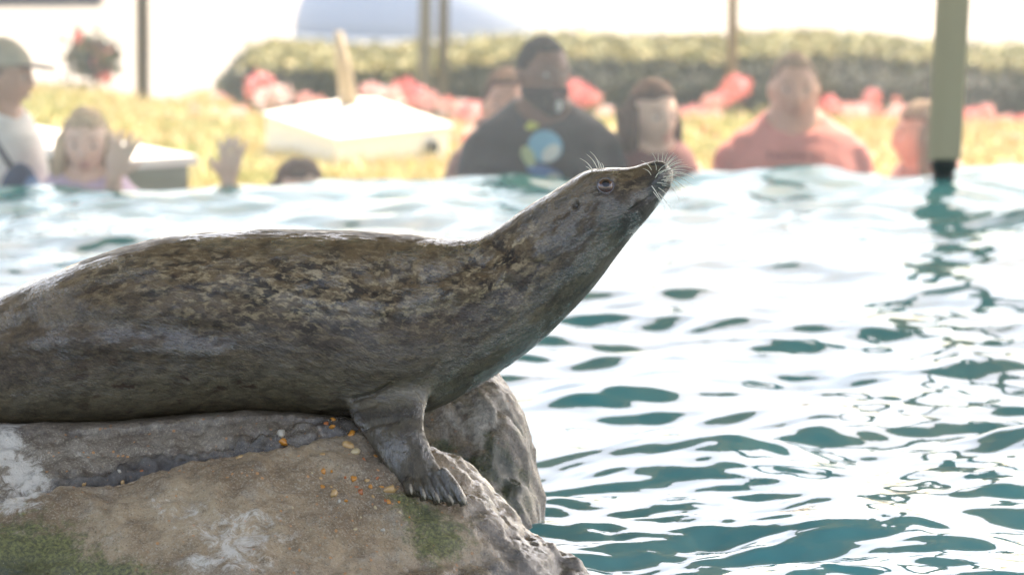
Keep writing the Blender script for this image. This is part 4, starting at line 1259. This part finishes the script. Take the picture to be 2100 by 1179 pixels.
# ------------------------------------------------------------------ garden behind
m_lawn = new_mat('dry_lawn_soil', (0.3, 0.26, 0.1), 0.9); t = NT(m_lawn); p = t.pos()
t.l(t.mix(t.step(t.noise(p, 1.6, 5), 0.35, 0.65), (0.30, 0.28, 0.08), (0.52, 0.40, 0.19)), t.b.inputs['Base Color'])
def lawn_z(x, y):
    z = LAWN_Z - 0.62 * ss(24.6 + 2.6 * ss(-0.9, -1.6, x), 27.0 + 2.6 * ss(-0.9, -1.6, x), y)
    edge = np.interp(x, [-3.2, -2.3, -1.9, -1.55, -1.2, 6], [27.8, 27.6, 27.0, 26.2, 28.6, 30.0])
    z = z - 0.45 * ss(edge, edge + 0.5, y) * (x < -1.0)
    z = z + 0.03 * np.sin(x * 2.1 + y) * 0.6
    return np.maximum(z, -0.997)
xs = np.arange(-9, 9.01, 0.12); ys = np.arange(20.34, 31.0, 0.12)
X, Y = np.meshgrid(xs, ys); x, y = X.ravel(), Y.ravel()
Z = lawn_z(x, y)
n, m = len(xs), len(ys); idx = np.arange(n * m).reshape(m, n)
F = np.stack([idx[:-1, :-1].ravel(), idx[:-1, 1:].ravel(), idx[1:, 1:].ravel(), idx[1:, :-1].ravel()], 1)
tag(mesh_obj('lawn', np.stack([x, y, Z], 1), F, m_lawn), kind='structure')
V, F = box_vf(-14, 14, 20.20, 20.34, -1.46, LAWN_Z + 0.03)
m_beige = new_mat('beige_render', (0.45, 0.42, 0.35), 0.8)
rw = mesh_obj('retaining_wall', V, F, m_beige, smooth=False); tag(rw, 'low beige retaining wall holding the lawn behind the visitors', 'wall')

def blades(N_, xr, yr, h, w, seed, cond=None):
    r = np.random.default_rng(seed)
    x = r.uniform(*xr, N_); y = r.uniform(*yr, N_)
    if cond is not None:
        k = cond(x, y); x, y = x[k], y[k]
    z = lawn_z(x, y)
    n_ = len(x)
    a = r.uniform(0, math.pi, n_); hh_ = h * r.uniform(0.5, 1.3, n_); le = r.normal(0, 0.5, (n_, 2)) * hh_[:, None]
    ww = w * r.uniform(0.6, 1.3, n_)
    b0 = np.stack([x - ww * np.cos(a), y - ww * np.sin(a), z], 1); b1 = np.stack([x + ww * np.cos(a), y + ww * np.sin(a), z], 1)
    tp = np.stack([x + le[:, 0], y + le[:, 1], z + hh_], 1)
    V = np.stack([b0, b1, tp], 1).reshape(-1, 3); F = np.arange(3 * n_).reshape(-1, 3)
    return V, F
m_grass = new_mat('grass_blade', (0.3, 0.3, 0.08), 0.6); t = NT(m_grass); p = t.pos()
c1 = t.mix(t.step(t.noise(p, 1.3, 4), 0.38, 0.62), (0.30, 0.36, 0.12), (0.58, 0.45, 0.24))
c1 = t.mix(t.step(t.noise(p, 30, 2), 0.45, 0.7), c1, (0.62, 0.46, 0.24))
t.l(c1, t.b.inputs['Base Color'])
V, F = blades(70000, (-4.2, 4.5), (20.4, 28.3), 0.045, 0.007, 3)
tag(mesh_obj('grass', V, F, m_grass, smooth=False), 'dry yellow green ground cover of the lawn behind the visitors', 'grass', kind='stuff')

# leaf cloud helper
def leaves(centres, size, seed, flat=0.0):
    r = np.random.default_rng(seed)
    n_ = len(centres)
    u = r.normal(size=(n_, 3)); u /= np.linalg.norm(u, axis=1)[:, None]
    v = r.normal(size=(n_, 3)); v -= (v * u).sum(1)[:, None] * u; v /= np.linalg.norm(v, axis=1)[:, None]
    s_ = size * r.uniform(0.6, 1.3, n_)[:, None]
    V = np.stack([centres - u * s_, centres + v * s_ * 0.45, centres + u * s_, centres - v * s_ * 0.45], 1).reshape(-1, 3)
    return V, np.arange(4 * n_).reshape(-1, 4)
def leaf_mat(name, a, b, sc_=12):
    m = new_mat(name, a, 0.55); t = NT(m)
    t.l(t.mix(t.step(t.noise(t.pos(), sc_, 4), 0.35, 0.68), a, b), t.b.inputs['Base Color'])
    t.b.inputs['Transmission Weight'].default_value = 0.0
    return m
# hedge
m_hedge = leaf_mat('hedge_leaf', (0.022, 0.034, 0.014), (0.085, 0.095, 0.035))
m_core = new_mat('hedge_twigs', (0.02, 0.022, 0.014), 0.95)
hd_root = empty('hedge', (1.0, 33.2, -1.0)); tag(hd_root, 'long clipped dark green hedge with sunlit top behind the flower bed', 'hedge')
HX0 = at(462, 150, 33).x; HY0, HY1 = 32.0, 35.2
def hedge_top(x, y): return -0.47 + 0.035 * np.sin(x * 1.3) + 0.02 * np.sin(x * 3.7 + 1) - 0.05 * (y - HY0) / 3
r = np.random.default_rng(4)
N_ = 26000
fx = HX0 + (12 - HX0) * r.random(N_) ** 1.5
fz = r.uniform(-1.0, 0, N_); topz = hedge_top(fx, HY0)
cz = -1.0 + (topz + 1.0) * r.random(N_) ** 0.8
front = np.stack([fx, HY0 + np.abs(r.normal(0, 0.05, N_)) + 0.12 * ss(-0.6, -0.45, cz), cz], 1)
N2 = 26000
tx = HX0 + (12 - HX0) * r.random(N2) ** 1.5; ty = r.uniform(HY0, HY1, N2)
topc = np.stack([tx, ty, hedge_top(tx, ty) - np.abs(r.normal(0, 0.04, N2))], 1)
N3 = 4000
ez = -1 + 0.52 * r.random(N3); ey = r.uniform(HY0, HY1, N3)
endc = np.stack([HX0 + np.abs(r.normal(0, 0.04, N3)), ey, ez], 1)
allc = np.vstack([front, topc, endc])
k = ss(HX0 + 0.22, HX0, allc[:, 0])
allc[:, 2] -= k * 0.10 * ss(-0.8, -0.45, allc[:, 2])            # rounded left shoulder
V, F = leaves(allc - np.array([1.0, 33.2, -1.0]), 0.028, 8)
o = mesh_obj('foliage', V, F, m_hedge, hd_root, smooth=False); o['kind'] = 'stuff'
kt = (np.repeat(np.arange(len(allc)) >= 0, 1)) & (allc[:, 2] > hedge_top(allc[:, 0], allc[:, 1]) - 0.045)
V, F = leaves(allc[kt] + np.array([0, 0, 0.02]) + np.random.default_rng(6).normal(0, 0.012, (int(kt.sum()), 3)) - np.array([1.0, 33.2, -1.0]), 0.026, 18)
o = mesh_obj('sunlit_top_leaves', V, F, leaf_mat('sunlit_leaf', (0.26, 0.26, 0.08), (0.50, 0.40, 0.16)), hd_root, smooth=False); o['kind'] = 'stuff'  # paler yellow-green leaf layer: sunlight on the hedge top put into the colour
V, F = box_vf(HX0 + 0.10 - 1, 12 - 1, HY0 + 0.14 - 33.2, HY1 - 0.1 - 33.2, 0, 0.36)
mesh_obj('twig_core', V, F, m_core, hd_root, smooth=False)

# flowers
m_pet = [new_mat('petal', c_, 0.5) for c_ in ((0.80, 0.26, 0.26), (0.82, 0.48, 0.46), (0.82, 0.36, 0.32), (0.82, 0.64, 0.60))]
m_fleaf = leaf_mat('flower_leaf', (0.09, 0.11, 0.03), (0.26, 0.20, 0.08), 20)
m_stem = new_mat('stem', (0.20, 0.15, 0.07), 0.7)
def flower_plant(h, R_, seed, matp):
    root = empty('flower')
    r = np.random.default_rng(seed)
    # blossom head: ball of petals
    n_ = 150
    c_ = r.normal(size=(n_, 3)); c_ /= np.linalg.norm(c_, axis=1)[:, None]
    c_ *= (R_ * r.uniform(0.3, 1.0, n_) ** 0.6)[:, None] * np.array([1, 1, 0.85]); c_[:, 2] += h
    V, F = leaves(c_, R_ * 0.27, seed + 1)
    mesh_obj('blossom', V, F, matp, root, smooth=False)
    mesh_obj('stem', *tube_vf([(0, 0, -0.6), (0.012, 0.005, h * 0.5), (0, 0, h)], [0.006, 0.005, 0.004], 6), m_stem, root)
    n_ = 90
    c_ = np.stack([r.normal(0, R_ * 0.9, n_), r.normal(0, R_ * 0.9, n_), r.uniform(-0.5, 0.80, n_) * h], 1)
    V, F = leaves(c_, 0.05, seed + 2)
    mesh_obj('foliage', V, F, m_fleaf, root, smooth=False)
    return root
def copy_tree(o, parent=None):
    c_ = o.copy(); C.objects.link(c_); c_.parent = parent
    for ch in list(o.children): copy_tree(ch, c_)
    return c_
protos = [flower_plant(h_, R_, 30 + i, m_pet[i % 4]) for i, (h_, R_) in enumerate(((0.42, 0.075), (0.36, 0.065), (0.5, 0.06), (0.33, 0.08), (0.46, 0.07), (0.38, 0.055), (0.4, 0.07), (0.34, 0.065)))]
used = [False] * len(protos)
FL = [(532, 178, 0, 1.25), (552, 205, 3, 1.1), (575, 195, 3, 0.9), (625, 205, 1, 0.8), (655, 212, 5, 0.8), (760, 188, 1, 1.0), (795, 200, 3, 1.0), (832, 185, 0, 1.05), (858, 200, 4, 1.1), (880, 208, 1, 1.0),
      (918, 212, 2, 0.7), (945, 222, 7, 0.9), (968, 225, 3, 0.8), (400, 230, 5, 0.7), (440, 235, 7, 0.8), (485, 240, 3, 0.8), (345, 205, 7, 0.5), (1172, 182, 4, 1.0), (1200, 198, 0, 0.95), (1218, 200, 1, 0.7),
      (1258, 262, 2, 0.8), (1278, 280, 7, 0.8), (1300, 300, 3, 0.7), (1410, 235, 7, 0.6), (1430, 252, 3, 0.8), (1460, 210, 1, 0.9), (1485, 200, 4, 0.9), (1512, 180, 0, 1.15), (1470, 240, 5, 0.8), (1450, 275, 6, 0.7),
      (1700, 215, 4, 0.9), (1722, 225, 1, 0.8), (1740, 222, 6, 0.6), (1788, 200, 0, 0.7), (1790, 228, 6, 0.8), (1770, 230, 7, 0.7), (1825, 245, 5, 0.8), (1850, 250, 3, 0.8), (1865, 262, 7, 0.7), (1838, 205, 6, 0.35),
      (1980, 245, 0, 0.8), (2000, 258, 5, 0.6), (2030, 268, 4, 0.75), (2062, 252, 1, 0.9), (2085, 262, 4, 1.0), (2110, 255, 0, 0.9), (1900, 260, 5, 0.7), (1150, 240, 7, 0.8), (1240, 230, 3, 0.6), (1400, 270, 1, 0.7)]
placed = []
rf = random.Random(12)
for k_ in range(88):
    x_ = rf.choice((rf.uniform(1150, 1300), rf.uniform(1395, 1480), rf.uniform(1690, 2100), rf.uniform(1690, 2100), rf.uniform(330, 510), rf.uniform(930, 1000), rf.uniform(740, 1000), rf.uniform(1330, 1480)))
    FL.append((x_, rf.uniform(225, 300) if x_ > 600 else rf.uniform(205, 250), rf.choice((1, 3, 5, 0, 4, 2)), rf.uniform(0.55, 0.95)))
for i, (fx_, fy_, k, sz) in enumerate(FL):
    D = 24.5 + (270 - fy_) * 0.03 + random.uniform(-0.3, 0.3)
    top_ = at(fx_, fy_, D)
    if used[k]: o = copy_tree(protos[k])
    else: o = protos[k]; used[k] = True
    gz = float(lawn_z(np.array([top_.x]), np.array([D]))[0])
    h0 = (0.42, 0.36, 0.5, 0.33, 0.46, 0.38, 0.4, 0.34)[k]
    sz2 = sz * 0.84
    hs = (top_.z - gz) / h0
    o.scale = (sz2, sz2, sz2)
    o.location = (top_.x, D, top_.z - h0 * sz2)
    o.rotation_euler = (0, 0, random.uniform(0, 6.28))
    placed.append((fx_, fy_, o))

ORD = 'first second third fourth fifth sixth seventh eighth ninth tenth eleventh twelfth thirteenth fourteenth fifteenth sixteenth seventeenth eighteenth nineteenth twentieth'.split() + ['twenty-' + w_ for w_ in 'first second third fourth fifth sixth seventh eighth ninth'.split()] + ['thirtieth'] + ['thirty-' + w_ for w_ in 'first second third fourth fifth sixth seventh eighth ninth'.split()]
for x0_, x1_, where in ((-99, 505, 'left of the white plinth'), (505, 715, 'behind the plinth, left of its beige post'), (715, 880, 'just right of the plinth post'), (880, 1000, 'just left of the bearded man'),
                        (1000, 1330, 'between the bearded man and the long haired woman'), (1330, 1440, 'just right of the long haired woman'), (1440, 1610, 'just left of the man in coral'),
                        (1610, 1775, 'just right of the man in coral'), (1775, 1940, 'just left of the olive post'), (1940, 2999, 'right of the olive post')):
    sel = sorted([q_ for q_ in placed if x0_ <= q_[0] < x1_], key=lambda q_: q_[0])
    for j, (_, _, o) in enumerate(sel):
        tag(o, '%s coral blossom from the left %s' % (ORD[j], where), 'flower', 'coral flowers in front of the hedge')

# flowering bush at the lawn's far edge, left
bD = 27.2
bb = at(195, 152, bD)
bush = empty('bush', bb); tag(bush, 'small dark bush with red blossoms at the far left edge of the lawn', 'bush')
r = np.random.default_rng(77)
c_ = r.normal(size=(420, 3)) * np.array([0.055, 0.055, 0.05]) + np.array([0, 0, 0.08])
V, F = leaves(c_, 0.035, 5); mesh_obj('foliage', V, F, m_hedge, bush, smooth=False)
mesh_obj('stem', *tube_vf([(0, 0, -0.1), (0.01, 0, 0.02), (-0.06, 0, 0.13)], 0.010, 6), m_stem, bush)
for (dx_, dz_, sx_, sz_) in ((0.032, 0.095, 0.028, 0.042), (-0.075, 0.18, 0.012, 0.035), (0.05, -0.01, 0.025, 0.02)):
    c_ = r.normal(size=(60, 3)) * np.array([sx_, 0.02, sz_]) * 0.6 + np.array([dx_, -0.06, dz_])
    V, F = leaves(c_, 0.022, 6); mesh_obj('blossom', V, F, m_pet[0], bush, smooth=False)

# white plinth with a tapering beige post
m_white = new_mat('white_paint', (0.78, 0.77, 0.74), 0.6); t = NT(m_white)
t.l(t.mix(t.noise(t.pos(), 5, 5), (0.72, 0.70, 0.66), (0.82, 0.81, 0.79)), t.b.inputs['Base Color'])
pl = empty('plinth', at(690, 330, 22.3)); pl.location.z = LAWN_Z - 0.02
tag(pl, 'large white plinth with a shallow peaked top and a leaning beige post on the lawn', 'plinth')
def L_(P): return tuple(P - pl.location)
pt = [at(545, 238, 22.9), at(690, 288, 22.3), at(921, 262, 22.8), at(775, 212, 23.5)]
zt = sum(p_.z for p_ in pt) / 4
ztop = zt
q = [Vector((p_.x, p_.y, p_.z)) for p_ in pt]
base = [Vector((p_.x, p_.y, LAWN_Z - 0.02)) for p_ in q]
V = [L_(v) for v in q] + [L_(v) for v in base]
F = [(0, 1, 5, 4), (1, 2, 6, 5), (2, 3, 7, 6), (3, 0, 4, 7), (4, 5, 6, 7), (3, 2, 1, 0)]
o = mesh_obj('plinth_block', V, F, m_white, pl, smooth=False)
cen = (q[0] + q[1] + q[2] + q[3]) / 4
rim_ = [cen + (v - cen) * 1.04 for v in q]
apex = at(712, 205, 22.85)
up_ = Vector((0, 0, 0.012))
V = [L_(v + Vector((0, 0, 0.002))) for v in rim_] + [L_(v + up_) for v in rim_]
ins = [cen.lerp(v, 0.16) + Vector((0, 0, 0.03)) for v in rim_]
for v in ins: V.append(L_(Vector((v.x, v.y, apex.z))))
F = [(0, 1, 5, 4), (1, 2, 6, 5), (2, 3, 7, 6), (3, 0, 4, 7), (3, 2, 1, 0), (4, 5, 9, 8), (5, 6, 10, 9), (6, 7, 11, 10), (7, 4, 8, 11), (8, 9, 10, 11)]
mesh_obj('plinth_cap', V, F, m_white, pl, smooth=False)
m_wood = new_mat('beige_wood', (0.42, 0.33, 0.22), 0.7); t = NT(m_wood)
t.l(t.mix(t.noise(t.mapping(t.pos(), (30, 30, 2)), 1, 4), (0.30, 0.23, 0.15), (0.52, 0.43, 0.30)), t.b.inputs['Base Color'])
a = at(716, 214, 22.75); b_ = at(694, 66, 22.75)
rings = []
for u_, r_ in ((0, 0.038), (0.5, 0.030), (1.0, 0.017)):
    P_ = a.lerp(b_, u_); rings.append((L_(P_), (1, 0, 0), (0, 1, 0), r_, r_))
mesh_obj('plinth_post', *loft_vf(rings, 10), m_wood, pl)
hp = at(890, 303, 22.66)
mesh_obj('drain_hole', *loft_vf([(L_(hp + Vector((0, k_ * 0.02, 0))), (1, 0, 0), (0, 0, 1), 0.018, 0.026) for k_ in (0, 1, 3)], 14), m_black, pl)

# low wall with pale coping at left
A_, B_ = at(15, 285, 20.15), at(300, 335, 19.55)
lw = empty('low_wall', (A_ + B_) / 2); lw.location.z = WALK_Z
tag(lw, 'low grey green wall with a white coping behind the blond girl', 'wall')
def slab(A, B, w, z0a, z1a, z0b, z1b):
    d = (B - A); nrm = Vector((-d.y, d.x, 0)).normalized() * w
    V = []
    for P_, z0_, z1_ in ((A, z0a, z1a), (B, z0b, z1b)):
        for s_ in (-1, 1):
            for z_ in (z0_, z1_):
                v = P_ + nrm * s_; V.append(tuple(Vector((v.x, v.y, z_)) - lw.location))
    return V, box_vf(0, 1, 0, 1, 0, 1)[1]
Aw = A_ + (A_ - B_) * 0.6
za = A_.z + (A_.z - B_.z) * 0.6
m_gg = new_mat('grey_green_paint', (0.16, 0.19, 0.14), 0.7); t = NT(m_gg); t.l(t.mix(t.noise(t.pos(), 8, 5), (0.12, 0.15, 0.11), (0.22, 0.25, 0.19)), t.b.inputs['Base Color'])
mesh_obj('wall_body', *slab(Aw, B_ + (B_ - A_) * 0.06, 0.14, WALK_Z, za - 0.002, WALK_Z, B_.z - 0.012), m_gg, lw, smooth=False)
mesh_obj('coping', *slab(Aw, B_ + (B_ - A_) * 0.08, 0.17, za, za + 0.035, B_.z - 0.010, B_.z + 0.02), m_white, lw, smooth=False)

# slim poles
m_pole = new_mat('dark_metal', (0.06, 0.06, 0.07), 0.5); t = NT(m_pole); t.l(t.mix(t.noise(t.pos(), 12, 4), (0.025, 0.027, 0.035), (0.05, 0.05, 0.06)), t.b.inputs['Base Color'])
m_pole2 = new_mat('grey_metal', (0.07, 0.08, 0.11), 0.6)
m_bark = new_mat('bark', (0.12, 0.09, 0.07), 0.9); t = NT(m_bark); t.l(t.mix(t.noise(t.mapping(t.pos(), (8, 8, 2)), 3, 5), (0.06, 0.045, 0.04), (0.18, 0.14, 0.11)), t.b.inputs['Base Color'])
for (pxt, pxb, pyb, D, r_, lab, mt) in ((292, 292, 170, 27.3, 0.034, 'dark pole with a mulch ring at its foot on the far edge of the lawn', m_pole), (873, 869, 195, 30.0, 0.034, 'pale grey slim pole in front of the hedge', m_pole2),
                                    (910, 906, 195, 30.6, 0.030, 'black slim pole in front of the hedge just right of the grey one', m_pole), (1503, 1499, 175, 30.2, 0.030, 'dark brown slim pole in front of the hedge beside the coral shirted man', m_bark)):
    b_ = at(pxb, pyb, D); t_ = at(pxt, 0, D)
    gz = float(lawn_z(np.array([b_.x]), np.array([D]))[0])
    root = empty('pole', (b_.x, D, gz)); tag(root, lab, 'pole', 'slim poles in the garden')
    H_ = 3.4
    mesh_obj('shaft', *loft_vf([((0, 0, 0.003), (1, 0, 0), (0, 1, 0), r_, r_), ((t_.x - b_.x) and ((t_.x - b_.x) * H_ / max(t_.z - gz, .1), 0, H_) or (0, 0, H_), (1, 0, 0), (0, 1, 0), r_ * 0.9, r_ * 0.9)], 14), mt, root)
    mesh_obj('foot_plate', *loft_vf([((0, 0, 0.004), (1, 0, 0), (0, 1, 0), r_ * 2.2, r_ * 2.2), ((0, 0, 0.02), (1, 0, 0), (0, 1, 0), r_ * 2.0, r_ * 2.0)], 14), mt, root)
    if pxb == 292:
        r = np.random.default_rng(9); c_ = r.normal(size=(700, 3)) * np.array([0.13, 0.10, 0.022]) + np.array([0.06, 0, 0.02])
        c_[:, 2] = np.abs(c_[:, 2]) + 0.06 * np.exp(-(c_[:, 0] / 0.08) ** 2)
        V, F = leaves(c_, 0.03, 6); o = mesh_obj('mulch', V, F, m_bark, root, smooth=False); o['kind'] = 'stuff'

# pale blue parasol beyond the hedge
m_blue = new_mat('pale_blue_canvas', (0.40, 0.52, 0.70), 0.8); t = NT(m_blue); t.l(t.mix(t.noise(t.pos(), 3, 4), (0.33, 0.39, 0.47), (0.36, 0.42, 0.50)), t.b.inputs['Base Color'])
pb = at(845, 80, 44.0)
par = empty('parasol', (pb.x, 44.0, -1.0)); tag(par, 'pale blue domed parasol with a white rim beyond the hedge', 'parasol')
rim_z = pb.z + 1.0
def dome(R0, z0, hgt, r_in=0.0, n_=40, m_=10):
    rg = []
    for k in range(m_ + 1):
        a_ = math.pi / 2 * k / m_
        rg.append(((0, 0, z0 + hgt * math.sin(a_)), (1, 0, 0), (0, 1, 0), max(R0 * math.cos(a_), 0.01), max(R0 * math.cos(a_), 0.01)))
    return loft_vf(rg, n_)
mesh_obj('canopy', *dome(0.90, rim_z + 0.045, 0.75), m_blue, par)
mesh_obj('canopy_rim', *loft_vf([((0, 0, rim_z), (1, 0, 0), (0, 1, 0), 0.97, 0.97), ((0, 0, rim_z + 0.04), (1, 0, 0), (0, 1, 0), 0.95, 0.95), ((0, 0, rim_z + 0.075), (1, 0, 0), (0, 1, 0), 0.75, 0.75)], 40), m_white, par)
mesh_obj('pole', *tube_vf([(0, 0, 0.003), (0, 0, rim_z + 0.2)], 0.025, 10), m_pole2, par)
# far planter edge, top left
fk = empty('planter', (at(100, 0, 48).x, 48.4, -1.0)); tag(fk, 'low dark planter on the far pavement at the top left', 'planter')
mesh_obj('planter_box', *box_vf(-2.2, 0.42, -0.2, 0.2, 0.0, 0.12), m_pole, fk, smooth=False)
r = np.random.default_rng(2); c_ = np.stack([r.uniform(-2.1, 0.38, 900), r.normal(0, 0.1, 900), r.uniform(0.1, 0.25, 900)], 1)
V, F = leaves(c_, 0.05, 3); o = mesh_obj('foliage', V, F, m_hedge, fk, smooth=False); o['kind'] = 'stuff'
